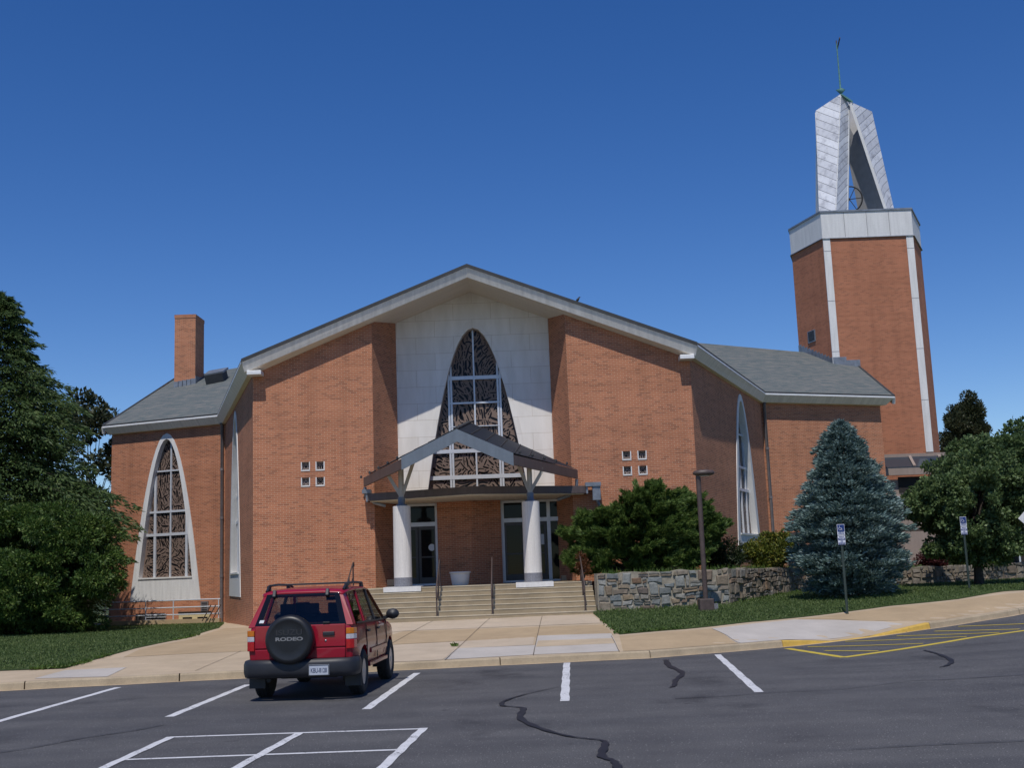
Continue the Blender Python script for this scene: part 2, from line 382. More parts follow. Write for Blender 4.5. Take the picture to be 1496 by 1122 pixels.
def T(px, py):                       # where the sight line meets the raised ground
    d = ray(px, py); Y = 20.0
    while Y < 120:
        q = EYE + d * (Y / d.y)
        if q.z <= hz(q.x, q.y): break
        Y += .05
    return (q.x, q.y)
def kerb_y(x):
    for (a, b), (c, d) in zip(KERB, KERB[1:]):
        if a <= x <= c: return b + (d - b) * (x - a) / (c - a)
    return KERB[0][1] if x < KERB[0][0] else KERB[-1][1]
def inpoly(x, y, P):
    r = False; j = len(P) - 1
    for i in range(len(P)):
        if (P[i][1] > y) != (P[j][1] > y) and x < (P[j][0] - P[i][0]) * (y - P[i][1]) / (P[j][1] - P[i][1]) + P[i][0]: r = not r
        j = i
    return r
def sheet(name, poly, zf, mat, step=.6, off=0.0, kind='structure', label=None):
    P = []
    for i in range(len(poly)):       # subdivide the outline so that it follows the slope
        a, b = Vector(poly[i][:2]), Vector(poly[(i + 1) % len(poly)][:2]); n = max(1, int((b - a).length / step))
        P += [a + (b - a) * k / n for k in range(n)]
    E = [(i, (i + 1) % len(P)) for i in range(len(P))]; V = list(P)
    xs = [p[0] for p in poly]; ys = [p[1] for p in poly]
    y = min(ys) + step / 2
    while y < max(ys):
        x = min(xs) + step / 2
        while x < max(xs):
            if inpoly(x, y, poly): V.append(Vector((x, y)))
            x += step
        y += step
    v, e, f, *_ = delaunay_2d_cdt(V, E, [], 1, 1e-4)
    b = MB(); b.raw([(p.x, p.y, zf(p.x, p.y) + off) for p in v], [tuple(q) for q in f], True)
    o = b.build(name, mat); tag(o, label, None, None, kind)
    if o.data.polygons and o.data.polygons[0].normal.z < 0: o.data.flip_normals()
    return o
tag(MB().face([(-900, -300, -.35), (900, -300, -.35), (900, 1500, -.35), (-900, 1500, -.35)]).build('ground', M['field']), kind='structure')
# parking lot, bending up to the right
lot = MB(); xs = [-120, -60, -20, 0, 5] + [5 + .75 * k for k in range(1, 13)] + [18, 30, 60]
for a, b in zip(xs, xs[1:]):
    lot.face([(a, -40, road_z(a)), (b, -40, road_z(b)), (b, kerb_y(b) + .1 if b < 41 else 52, road_z(b)), (a, kerb_y(a) + .1 if a > -61 else 14, road_z(a))], smooth=True)
tag(lot.build('parking_lot', M['asphalt']), kind='structure')

# kerb: short cast lengths with open joints, a dropped yellow length at the hatched bay
def kerb_path(x0, x1, n):
    return [(x0 + (x1 - x0) * k / n, kerb_y(x0 + (x1 - x0) * k / n)) for k in range(n + 1)]
K_NORM = Vector((.1, -1, 0))
def kerb_run(name, x0, x1, hf, mat, n=6):
    pts = kerb_path(x0, x1, n); b = MB(); prof = [(0, -.1), (.012, .0), (.03, .12), (.05, .148), (.16, .15), (.16, -.1)]
    rows = []
    for i, (x, y) in enumerate(pts):
        dx = Vector((1, (kerb_y(x + .3) - kerb_y(x - .3)) / .6, 0)).normalized(); nrm = Vector((-dx.y, dx.x, 0))
        h = hf(x); z = road_z(x)
        rows.append([Vector((x, y, z)) + nrm * o + Vector((0, 0, (zz * h if zz > 0 else zz))) for o, zz in prof])
    for a, c in zip(rows, rows[1:]):
        for k in range(len(prof) - 1): b.face([a[k], c[k], c[k + 1], a[k + 1]], smooth=True)
    b.face(rows[0]); b.face(list(reversed(rows[-1])))
    return tag(b.build(name, mat), kind='structure')
XY0, XY1 = kerb_pt(1145, 946)[0], kerb_pt(1360, 919)[0]
def drop(x):
    t = (x - XY0) / (XY1 - XY0)
    if t < 0 or t > 1: return 1
    return 1 - .9 * min(1, t / .32, (1 - t) / .42) ** 1.2 if True else 1
cuts = [-60, -40, -25, -16, W(31, 1000, 22.6).x, W(260, 990, 23.2).x, W(485, 985, 23.7).x, W(731, 968, 24.4).x, W(951, 955, 24.8).x, XY0]
for a, b_ in zip(cuts, cuts[1:]): kerb_run('kerb', a + .012, b_ - .012, lambda x: 1, M['kerb'], 6 if b_ > -16 else 12)
kerb_run('yellow_kerb', XY0 + .005, XY1 - .005, drop, M['kerb_yellow'], 24)
cuts = [XY1, XY1 + 3, XY1 + 6, XY1 + 9, 22, 30, 40]
for a, b_ in zip(cuts, cuts[1:]): kerb_run('kerb', a + .012, b_ - .012, lambda x: 1, M['kerb'], 8)
# pale gutter line of grit along the kerb foot
g = MB(); P = kerb_path(-16, 20, 60)
g.strip([(x, y - .10 - .03 * math.sin(x * 3.1), road_z(x) + .004) for x, y in P], [(x, y + .02, road_z(x) + .004) for x, y in P])
tag(g.build('gutter_grit', M['conc_tan']), kind='structure')

def walk_z(x, y):
    d = y - kerb_y(x); t = min(1, max(0, (d - .16) / 1.3)); t = t * t * (3 - 2 * t)
    z = (road_z(x) + .149) * (1 - t) + hz(x, y) * t      # meets the kerb flush; falls to the dropped kerb
    if XY0 < x < XY1: z -= .15 * (1 - drop(x)) * max(0, 1 - max(0, d - .15) / 2.2)
    return z
pv = [(x, kerb_y(x) + .155) for x in [-60, -40, -25, -16]] + [(x, kerb_y(x) + .155) for x in np.linspace(-15, 20, 50)] + [(22, 37.2), (40, 50.2), (60, 62), (60, 75), (-60, 75)]
sheet('pavement', pv, walk_z, M['conc_tan'], .45)
# lawns
tipR = T(865, 896)
LAWN_R = [tipR] + [T(*p) for p in [(880, 908), (905, 928), (1000, 920), (1145, 905), (1300, 886), (1400, 876), (1496, 863)]] + [(24, 43), (36, 52), (36, 60), (18, 60), (15, 44), (10.2, 43.4), (6.7, 37.6), (2.6, 37.2)]
LAWN_L = [T(*p) for p in [(0, 981), (94, 977.7), (150, 961.5), (200, 947.6), (277, 932), (320, 918)]] + [(-13.0, 52.0), (-13.9, 54.2), (-21, 57), (-21.5, 74), (-59, 74), (-60, 21), (-40, 22.2), (-25, 22.8)]
for P in (LAWN_R, LAWN_L): sheet('lawn', P, hz, M['lawn'], .5, .012)
# concrete bays of other castings: strips across the apron
def patch(px, mat, off): 
    P = []
    for p in px:
        x, y = T(*p); P.append((x, max(y, kerb_y(x) + .175)))
    sheet('paving_bay', P, walk_z, mat, .3, .002 + off * .35)
patch([(590, 923), (840, 915), (882, 913), (896, 928), (832, 929), (700, 936), (560, 943), (565, 930)], M['conc_dark'], .012)
patch([(330, 918), (560, 916), (560, 945), (290, 955), (180, 961), (205, 949), (280, 934)], M['conc_dark'], .008)
patch([(785, 929.5), (893, 926), (905, 951), (780, 956)], M['conc_grey'], .016)
patch([(668, 948), (782, 943.5), (780, 956), (648, 964)], M['conc_grey'], .016)
patch([(786, 937), (895, 933.5), (898, 941), (783, 946)], M['conc_tan'], .021)
patch([(560, 944), (781, 931), (779, 943), (668, 948), (646, 964.5), (560, 968)], M['conc_pale'], .012)
patch([(560, 907), (600, 905), (865, 899), (880, 911), (600, 922), (560, 925)], M['conc_pale'], .013)
patch([(905, 930), (1000, 922), (1040, 919), (1080, 938), (950, 952), (912, 953)], M['conc_dark'], .010)
patch([(1040, 919), (1160, 906), (1290, 907), (1320, 909), (1150, 936), (1080, 939)], M['conc_grey'], .012)
patch([(1165, 905), (1300, 888), (1400, 878), (1496, 866), (1496, 884), (1370, 905), (1290, 906)], M['conc_dark'], .008)
patch([(95, 980), (185, 976), (150, 991), (50, 992)], M['conc_grey'], .012)
def thin(name, pts, wd, mat, zf, off):
    P = [Vector((p[0], p[1])) for p in pts]; ws = wd if isinstance(wd, list) else [wd] * len(P); A = []; B = []
    for i, p in enumerate(P):
        d = (P[min(i + 1, len(P) - 1)] - P[max(0, i - 1)]).normalized(); n = Vector((-d.y, d.x)) * ws[i] / 2
        A.append((p.x + n.x, p.y + n.y, zf(p.x + n.x, p.y + n.y) + off)); B.append((p.x - n.x, p.y - n.y, zf(p.x - n.x, p.y - n.y) + off))
    o = MB().strip(B, A).build(name, mat); return tag(o, kind='structure')
def dens(a, b, n=10): return [(a[0] + (b[0] - a[0]) * k / n, a[1] + (b[1] - a[1]) * k / n) for k in range(n + 1)]
for a, b_ in [((635, 907), (565, 945)), ((716, 904), (650, 965)), ((792, 901), (779, 957)), ((893, 930), (905, 952)), ((700, 970), (760, 966))][:4]:
    thin('pavement_joint', dens(T(*a), T(*b_)), .014, M['joint'], walk_z, .012)
for a, b_ in [((285, 981), (352, 952)), ((1040, 919.5), (1081, 938))]:
    thin('pavement_joint', dens(T(*a), T(*b_)), .012, M['joint'], walk_z, .011)
# painted lines
rz = lambda x, y: road_z(x)
def line(a, b_, wd, mat=None, name='parking_line', off=.004):
    A = hit_road(*a); B = hit_road(*b_)
    thin(name, [(A.x + (B.x - A.x) * k / 16 + .008 * math.sin(k * 2.1), A.y + (B.y - A.y) * k / 16) for k in range(17)], wd, mat or M['line_white'], rz, off)
for a, b_ in [((-70, 1074), (172, 1005)), ((247, 1048), (362, 1001)), ((535, 1037), (609, 984)), ((825, 1025), (828, 969)), ((1109, 1012), (1048, 957))]: line(a, b_, .135)
line((247, 1078), (622, 1065.5), .09); line((180, 1111), (593, 1096), .09, off=.0044)
line((250, 1078), (60, 1165), .11, off=.008); line((438, 1072), (270, 1165), .11, off=.008); line((619, 1065), (515, 1165), .11, off=.008)
Y = M['line_yellow']
hs = [((1150, 948), (1233, 961), .17), ((1232, 961), (1420, 932), .19), ((1420, 932), (1530, 917), .19)]
for a, b_, wd in hs: line(a, b_, wd, Y, 'hatch_line')
for a, b_ in [((1205, 951.5), (1283, 952)), ((1180, 946), (1348, 941)), ((1235, 938), (1412, 931)), ((1310, 930), (1460, 925)), ((1365, 923), (1490, 920)), ((1400, 916), (1520, 911))]: line(a, b_, .12, Y, 'hatch_line', .008)
# tar snakes and thin seams
def snake(px, ws, mat='tar', name='tar_seam'):
    P = [hit_road(*p) for p in px]; Q = []; WW = []
    for i in range(len(P) - 1):
        p0, p1, p2, p3 = P[max(i - 1, 0)], P[i], P[i + 1], P[min(i + 2, len(P) - 1)]
        for k in range(6):
            t = k / 6; Q.append(tuple(.5 * (2 * p1[j] + (p2[j] - p0[j]) * t + (2 * p0[j] - 5 * p1[j] + 4 * p2[j] - p3[j]) * t * t + (3 * p1[j] - p0[j] - 3 * p2[j] + p3[j]) * t ** 3) for j in (0, 1)))
            WW.append(.72 * (ws[i] + (ws[i + 1] - ws[i]) * t) * (1 + .25 * math.sin(len(Q) * 1.7)))
    Q.append((P[-1].x, P[-1].y)); WW.append(ws[-1]); thin(name, Q, WW, M[mat], rz, .0125)
snake([(818, 1004), (770, 1015), (738, 1025), (734, 1032), (752, 1034), (765, 1037), (760, 1050), (785, 1064), (830, 1077), (878, 1083), (884, 1090), (879, 1106), (895, 1113), (902, 1122), (905, 1140)],
      [.02, .04, .08, .10, .05, .12, .13, .12, .07, .05, .12, .13, .09, .12, .1])
snake([(973, 965), (978, 974), (997, 984), (987, 995), (985, 1003), (977, 1006)], [.14, .16, .13, .12, .1, .02])
snake([(1350, 951), (1372, 957), (1390, 966), (1384, 973), (1372, 976)], [.06, .10, .13, .10, .02])
snake([(985, 1022), (1060, 1018), (1130, 1013), (1230, 1008), (1330, 996), (1380, 994), (1496, 987), (1600, 980)], [.05, .04, .03, .02, .02, .05, .05, .05], 'tar')
snake([(1210, 1099), (1300, 1093), (1400, 1088), (1496, 1084), (1600, 1078)], [.01, .03, .035, .03, .03], 'tar_thin')
snake([(-40, 1106), (40, 1095), (120, 1080), (200, 1068), (240, 1060)], [.03, .04, .05, .05, .02], 'tar_thin')

# ================================================================ THE CHURCH
church = thing('church_building', 'red brick church with a broad low gable, recessed white stone panel and parabolic windows', 'church', (-1.5, 44, .3))
def part(b, name, mat, parent=None, label=None, **kw):
    pa = parent or church; o = b.build(name, mat, None, **kw)
    o.parent = pa; o.matrix_parent_inverse = Matrix.Identity(4)
    L = Vector((0, 0, 0)); q = pa
    while q: L += q.location; q = q.parent
    o.location = (o.location if kw.get('loc') else Vector((0, 0, 0))) - L
    if label: o['label'] = label
    return o
class Wall:
    def __init__(s, a, b):           # plan points; u runs a -> b, outside is on the right of the walk's left... towards the viewer
        s.a = Vector((a[0], a[1], 0)); b = Vector((b[0], b[1], 0)); s.L = (b - s.a).length; s.t = (b - s.a).normalized(); s.n = Vector((s.t.y, -s.t.x, 0))
    def p(s, u, z, d=0.0): q = s.a + s.t * u + s.n * d; return Vector((q.x, q.y, z))
    def hit(s, px, py, d=0.0):
        r = ray(px, py); k = (s.a + s.n * d - EYE).dot(s.n) / r.dot(s.n); q = EYE + r * k; return ((q - s.a).dot(s.t), q.z)
    def box(s, b, u0, u1, z0, z1, d0, d1):
        b.prism([s.p(u0, z0, d1), s.p(u1, z0, d1), s.p(u1, z0, d0), s.p(u0, z0, d0)], [s.p(u0, z1, d1), s.p(u1, z1, d1), s.p(u1, z1, d0), s.p(u0, z1, d0)]); return b
ZE, ZP = 9.82, 13.06; XC = -1.5
C_L, C_R = (-9.75, 41.4), (6.75, 41.4); B_L, B_R = (-14.06, 54.84), (11.91, 54.24); A_L, A_R = (-20.44, 57.41), (18.85, 57.0)
wC_L, wC_R = (-9.48, 42), (6.54, 42); wB_L, wB_R = (-13.78, 55.2), (11.75, 54.75)
q = W(161, 700, 57.6); wA_L = (q.x, 57.75); q = W(1291, 650, 57.3); wA_R = (q.x, 57.35)
APEX = Vector((-1.2, 65, 15.9)); T_L = W(256, 553, 68.3); T_R = W(1236, 520, 67)
def gable_z(x): return ZE + (ZP - ZE) * (1 - abs(x - XC) / 8.25)
# roof: cross of four gables that rise to the crossing
v3 = lambda p, z=ZE: Vector((p[0], p[1], z)); P_ = Vector((XC, 41.4, ZP))
bk = lambda p: Vector((p[0], 134 - p[1], ZE))
rf = MB(); TH = Vector((0, 0, -.12))
tris = [(v3(C_L), P_, APEX, v3(B_L)), (P_, v3(C_R), v3(B_R), APEX), (v3(B_L), APEX, T_L), (v3(B_L), T_L, v3(A_L)), (v3(B_R), T_R, APEX), (v3(B_R), v3(A_R), T_R),
        (T_L, APEX, bk(B_L)), (T_L, bk(B_L), bk(A_L)), (T_R, bk(B_R), APEX), (T_R, bk(A_R), bk(B_R)), (APEX, bk(B_R), bk(B_L))]
for t in tris:
    n = (t[1] - t[0]).cross(t[2] - t[0])
    rf.face(t if n.z > 0 else tuple(reversed(t)))
part(rf, 'roof', M['shingle'])
# cornice: dark edge, white gutter lip, raked fascia, soffit
outer = [v3(A_L), v3(B_L), v3(C_L), P_, v3(C_R), v3(B_R), v3(A_R)]
inner = [Vector((*wA_L, 0)), Vector((*wB_L, 0)), Vector((*wC_L, 0)), Vector((XC, 42, 0)), Vector((*wC_R, 0)), Vector((*wB_R, 0)), Vector((*wA_R, 0))]
def row(t, dz, idx): 
    out = []
    for i in idx:
        o, n = outer[i], inner[i]; q = o.lerp(Vector((n.x, n.y, o.z)), t); q.z += dz; out.append(q)
    return out
edge, lip, fas, sof = MB(), MB(), MB(), MB()
def cornice(idx, gutter):
    if gutter:
        edge.strip(row(-.03, -.045, idx), row(-.03, .03, idx)); edge.strip(row(-.03, .03, idx), row(.2, .035, idx))
        lip.strip(row(-.05, -.12, idx), row(-.05, -.045, idx)); lip.strip(row(-.05, -.045, idx), row(.1, -.045, idx)); z1 = -.12
    else:
        edge.strip(row(-.06, -.085, idx), row(-.06, .04, idx)); edge.strip(row(-.06, .04, idx), row(.3, .045, idx)); z1 = -.085
    ti = .60 if gutter else .24
    fas.strip(row(ti, -.43, idx), row(-.02, z1, idx)); sof.strip(row(1.02, -.45, idx), row(ti, -.43, idx))
cornice([0, 1, 2], True); cornice([4, 5, 6], True); cornice([2, 3, 4], False)
# wing ends: raked edge running back to the wing gables
for A, Tt in ((v3(A_L), T_L), (v3(A_R), T_R)):
    edge.bar(A + Vector((0, 0, -.02)), Tt + Vector((0, 0, .0)), .10, .10); fas.bar(A + Vector((0, .06, -.24)), Tt + Vector((0, 0, -.24)), .14, .34)
sz = lambda x: gable_z(x) - .45
WL0, WR0 = -5.1, 2.04; PY = 43.72; PL, PR = W(580.5, 600, PY).x, W(806, 600, PY).x
def soffit_poly(xa, xb, Xa, Xb): sof.face([(xa, 42, sz(xa)), (Xa, PY + .05, sz(Xa)), (Xb, PY + .05, sz(Xb)), (xb, 42, sz(xb))])
soffit_poly(WL0 - .3, XC, PL - .3, XC); soffit_poly(XC, WR0 + .3, XC, PR + .3)
part(edge, 'roof_edge', M['roof_edge']); part(lip, 'gutter', M['gutter_white']); part(fas, 'fascia', M['fascia']); part(sof, 'soffit', M['soffit'])
rt = MB()
rt.box((-9.33, 41.72, 9.36), (.52, .5, .16)); rt.box((6.38, 41.72, 9.36), (.52, .5, .16))
part(rt, 'cornice_return', M['gutter_white'], bevel=.02)

# brick walls ----------------------------------------------------
def wall_rect(b, wl, us, zs, top, holes=()):
    for i in range(len(us) - 1):
        for j in range(len(zs)):
            if (i, j) in holes: continue
            u0, u1 = us[i], us[i + 1]; z0 = zs[j]
            if j == len(zs) - 1: b.face([wl.p(u0, z0), wl.p(u1, z0), wl.p(u1, top(u1)), wl.p(u0, top(u0))])
            else: b.face([wl.p(u0, z0), wl.p(u1, z0), wl.p(u1, zs[j + 1]), wl.p(u0, zs[j + 1])])
def screen_window(wl, u, z, kind):
    """a 0.33 m pierced block in a pale frame with a sloping sill, recessed in the brick"""
    h = .165; t = MB()
    wl.box(t, u - h, u - h + .035, z - h + .05, z + h, -.14, .006); wl.box(t, u + h - .035, u + h, z - h + .05, z + h, -.14, .006)
    t.prism([wl.p(u - h, z - h, .02), wl.p(u + h, z - h, .02), wl.p(u + h, z - h, -.14), wl.p(u - h, z - h, -.14)], [wl.p(u - h, z - h + .035, .02), wl.p(u + h, z - h + .035, .02), wl.p(u + h, z - h + .06, -.14), wl.p(u - h, z - h + .06, -.14)])
    f = part(t, 'square_window', M['white_trim'])
    d = MB(); d.face([wl.p(u - h, z - h, -.16), wl.p(u + h, z - h, -.16), wl.p(u + h, z + h, -.16), wl.p(u - h, z + h, -.16)])
    wl.box(d, u - h + .035, u + h - .035, z + h - .012, z + h + .004, -.14, -.001)
    part(d, 'pane', M['black'], f)
    g = MB(); a = h - .035; w_ = .028
    def bar(x0, y0, x1, y1, ww=w_): g.bar(wl.p(u + x0, z + y0, -.115), wl.p(u + x1, z + y1, -.115), ww, .03, up=wl.n)
    for sx in (-1, 1): bar(sx * a, -a, sx * a, a, .06); bar(-a, sx * a, a, sx * a, .06)
    if kind == 0:
        for k in (-.06, .06): bar(k, -a, k, a); bar(-a, k, a, k)
    elif kind == 1:
        bar(-.05, -a, -.05, a); bar(.03, -a, .03, a * .6); bar(-.05, .05, a, .05, .04); bar(-a, -.02, -.02, -.02)
    elif kind == 2:
        for an in range(0, 180, 45): 
            c_, s_ = math.cos(R(an + 22.5)), math.sin(R(an + 22.5)); bar(-a * c_, -a * s_, a * c_, a * s_, .034)
    else:
        for an in (0, 45, 90, 135):
            c_, s_ = math.cos(R(an + 22)), math.sin(R(an + 22)); bar(.05 * c_, .05 * s_, a * c_, a * s_, .032); bar(-.05 * c_, -.05 * s_, -a * c_, -a * s_, .032)
        for k in (-.05, .05): bar(k, -.06, k, .06, .02); bar(-.06, k, .06, k, .02)
    part(g, 'grille', M['strutdark'] if 'strutdark' in M else M['strut'], f)
M['strutdark'] = simple('screen_block', (.30, .235, .21), .8, .1)
fw = MB()
def front(x0, x1, pxs):
    wl = Wall((x0, 42), (x1, 42)); cs = [wl.hit(*p) for p in pxs]; us = sorted({round(c[0], 2) for c in (cs[0], cs[1])}); zs_ = sorted([(cs[0][1] + cs[1][1]) / 2, (cs[2][1] + cs[3][1]) / 2])
    ue = [0] + [q for c in us for q in (c - .165, c + .165)] + [wl.L]; ze = [-.6] + [q for c in zs_ for q in (c - .165, c + .165)]
    holes = {(i, j) for i in (1, 3) for j in (1, 3)}
    wall_rect(fw, wl, ue, ze, lambda u: sz(x0 + u) + .12, holes)
    for i, u in enumerate(us):
        for j, z in enumerate(zs_): screen_window(wl, u, z, [2, 3, 0, 1][j * 2 + i] if True else 0)
front(wC_L[0], WL0, [(446, 682), (467.5, 681), (446, 705), (467.5, 703.5)])
front(WR0, wC_R[0], [(915.5, 666), (938, 665), (917, 688.5), (939.5, 687)])
for a, b_ in (((WL0, 42), (PL, PY)), ((PR, PY), (WR0, 42))):
    wl = Wall(a, b_); fw.face([wl.p(0, -.3), wl.p(wl.L, -.3), wl.p(wl.L, sz(b_[0]) + .1), wl.p(0, sz(a[0]) + .1)])
part(fw, 'front_wall', M['brick'])

def para(uc, zt, k, z): return k * math.sqrt(max(0, zt - z))
def arch_wall(b, wl, top, z0, uc, zt, k, zb, n=26):
    """brick face from z0 to top with a parabolic opening that starts at zb"""
    hw = para(uc, zt, k, zb); L = wl.L
    b.face([wl.p(0, z0), wl.p(L, z0), wl.p(L, zb), wl.p(0, zb)])
    b.face([wl.p(0, zb), wl.p(uc - hw, zb), wl.p(uc - hw, top), wl.p(0, top)]); b.face([wl.p(uc + hw, zb), wl.p(L, zb), wl.p(L, top), wl.p(uc + hw, top)])
    us = [uc - hw * math.cos(math.pi * i / n) for i in range(n + 1)]
    zz = [zt - ((u - uc) / k) ** 2 for u in us]
    for i in range(n): b.face([wl.p(us[i], zz[i]), wl.p(us[i + 1], zz[i + 1]), wl.p(us[i + 1], top), wl.p(us[i], top)])
def curve(uc, zt, k, zb, n=30):
    hw = para(uc, zt, k, zb); us = [uc - hw * math.cos(math.pi * i / n) for i in range(n + 1)]
    return [(u, max(zb, zt - ((u - uc) / k) ** 2)) for u in us]
def arch_window(name, wl, uc, zo, ko, zb, zi, ki, zs, depth, proud, vb, hb, label=None, trim='white_trim'):
    """stone surround from the outer parabola to the inner one with a sill panel, reveal, pierced bronze screen and metal bars"""
    O = curve(uc, zo, ko, zb); I = curve(uc, zi, ki, zs)
    b = MB(); n = len(O) - 1
    b.strip([wl.p(u, z, proud) for u, z in O], [wl.p(u, z, proud) for u, z in I])
    b.strip([wl.p(u, z, -.05) for u, z in O], [wl.p(u, z, proud) for u, z in O])
    b.strip([wl.p(u, z, proud) for u, z in I], [wl.p(u, z, -depth) for u, z in I])
    if zs > zb + .02:
        b.face([wl.p(O[0][0], zb, proud), wl.p(O[-1][0], zb, proud), wl.p(I[-1][0], zs, proud), wl.p(I[0][0], zs, proud)])
        b.face([wl.p(I[0][0], zs, proud), wl.p(I[-1][0], zs, proud), wl.p(I[-1][0], zs, -depth), wl.p(I[0][0], zs, -depth)])
        wl.box(b, I[0][0] - .02, I[-1][0] + .02, zs - .06, zs + .012, -.06, proud + .04)
    w_ = part(b, name, M[trim], None, label)
    s_ = MB()
    for (u0, z0), (u1, z1) in zip(I, I[1:]): s_.face([wl.p(u0, zs, -depth), wl.p(u1, zs, -depth), wl.p(u1, z1, -depth), wl.p(u0, z0, -depth)])
    # dark leaded pieces set in the screen along flowing lines: waves below, a fan in the middle, rays from the apex
    lg = s_; lg.m = 1; rs = random.Random(len(name) * 7 + int(zi * 100)); H = zi - zs; occ = set(); G = .016; ph = rs.random() * 6; sc = max(.72, min(1.0, H / 7))
    def flow(u, z):
        t_ = (z - zs) / H; x = u - uc
        if t_ < .22: return .75 * math.sin(2.6 * x + 5 * t_ + ph) + .25 * math.sin(7 * z)
        if t_ < .55: return math.atan2(z - (zs + .12 * H), x + .12 * math.sin(4 * z + ph)) + .35 * math.sin(3.1 * z + 4 * abs(x) + ph)
        return math.atan2(zi - z + .12 * H, x * 1.6) + .5 * math.sin(2.2 * z + 3 * abs(x))
    for k in range(int(1100 * H)):
        z = rs.uniform(zs + .05, zi - .1); hw = para(uc, zi, ki, z) - .05
        if hw < .06: continue
        u = uc + rs.uniform(-1, 1) * hw; a_ = flow(u, z) + rs.gauss(0, .13) + (math.pi / 2 if rs.random() < .16 else 0); big_ = k < 250 * H; L = rs.choice((.26, .36, .50) if big_ else (.09, .14, .22)) * sc * rs.uniform(.8, 1.2); wd = rs.choice((.05, .07, .10) if big_ else (.035, .045, .06)) * sc
        bend_ = rs.gauss(0, .55); pts = []
        for q in range(5):
            f = q / 4 - .5; b_a = a_ + bend_ * f; pts.append((u + L * f * math.cos(a_) - L * bend_ * f * f * math.sin(a_), z + L * f * math.sin(a_) + L * bend_ * f * f * math.cos(a_)))
        if any(abs(p[0] - uc) > para(uc, zi, ki, p[1]) - .04 or p[1] < zs + .03 for p in pts): continue
        cells = set(); nx_, nz_ = -math.sin(a_), math.cos(a_)
        for q in range(4):
            for e in (0, .5):
                cu_ = pts[q][0] + (pts[q + 1][0] - pts[q][0]) * e; cz_ = pts[q][1] + (pts[q + 1][1] - pts[q][1]) * e; m_ = max(1, int((wd * .5 + .011) / G))
                for o_ in range(-m_, m_ + 1): cells.add((round((cu_ + nx_ * o_ * G) / G), round((cz_ + nz_ * o_ * G) / G)))
        if cells & occ: continue
        occ |= cells; ta, tb = rs.uniform(.3, 1), rs.uniform(.3, 1); wq = [wd * ta, wd * .95, wd, wd * .95, wd * tb]
        up_ = [wl.p(p[0] + nx_ * w2 / 2, p[1] + nz_ * w2 / 2, -depth + .004) for p, w2 in zip(pts, wq)]; lo_ = [wl.p(p[0] - nx_ * w2 / 2, p[1] - nz_ * w2 / 2, -depth + .004) for p, w2 in zip(pts, wq)]
        lg.face(lo_ + up_[::-1])
    part(s_, 'tracery_screen', [M['screen_tan'], M['leaded']], w_)
    f = MB()
    for u, z0, wd in vb:
        z1 = zi - ((u - uc) / ki) ** 2 if abs(u - uc) > .02 else zi
        wl.box(f, u - wd / 2, u + wd / 2, max(zs, z0), z1 + .02, -depth - .01, -depth + .075)
    for z, u0, u1, wd in hb:
        hw = para(uc, zi, ki, z); a, c_ = max(uc - hw, u0), min(uc + hw, u1)
        wl.box(f, a, c_, z - wd / 2, z + wd / 2, -depth - .01, -depth + .082)
    part(f, 'window_bars', M['alu'], w_)
    return w_
# white stone panel with the great window
wp = Wall((PL, PY), (PR, PY)); uc, zi = wp.hit(690.5, 479); zo = wp.hit(690, 467)[1]; S_ = 38.6
ki = 19.0 / 4.008 * 2 / 2 / S_ / 2 * math.sqrt(4.008 * S_) ; 
zb = 4.6; hwb = (wp.hit(768, 700)[0] - wp.hit(627, 700)[0]) / 2; z700 = wp.hit(690, 700)[1]
ki = hwb / math.sqrt(zi - z700); uc = (wp.hit(768, 700)[0] + wp.hit(627, 700)[0]) / 2; ko = ki * 1.10
pb = MB()
def arch_panel(b, wl, topf, z0, uc, zt, k, n=30):
    hw = para(uc, zt, k, z0); L = wl.L; us = [uc - hw * math.cos(math.pi * i / n) for i in range(n + 1)]
    mid = XC - PL
    for ua, ub, za, zc in [(0, us[0], z0, z0)] + [(us[i], us[i + 1], max(z0, zt - ((us[i] - uc) / k) ** 2), max(z0, zt - ((us[i + 1] - uc) / k) ** 2)) for i in range(n)] + [(us[-1], L, z0, z0)]:
        b.face([wl.p(ua, za), wl.p(ub, zc), wl.p(ub, topf(ub)), wl.p(ua, topf(ua))])
arch_panel(pb, wp, lambda u: sz(PL + u) + .1, zb, uc, zo, ko)
part(pb, 'stone_panel', M['stone_panel'])
def U(px, py): return wp.hit(px, py)[0]
def Z(px, py): return wp.hit(px, py)[1]
uL, uR, uM = U(657.5, 600), U(730, 600), U(693.5, 600)
arch_window('great_window', wp, uc, zo, ko, zb, zi, ki, zb, .34, .012,
    [(uL - .045, zb, .075), (uL + .05, zb, .075), (uR - .05, zb, .075), (uR + .045, zb, .075), (uM, zb, .06)],
    [(Z(690, 550), -9, 99, .14), (Z(690, 587), uL, uR, .07), (Z(690, 621.5), uL, uR, .03), (Z(690, 657.5), -9, 99, .14), (Z(690, 696), -9, 99, .15)],
    'great parabolic window in the white panel', 'stone_panel')
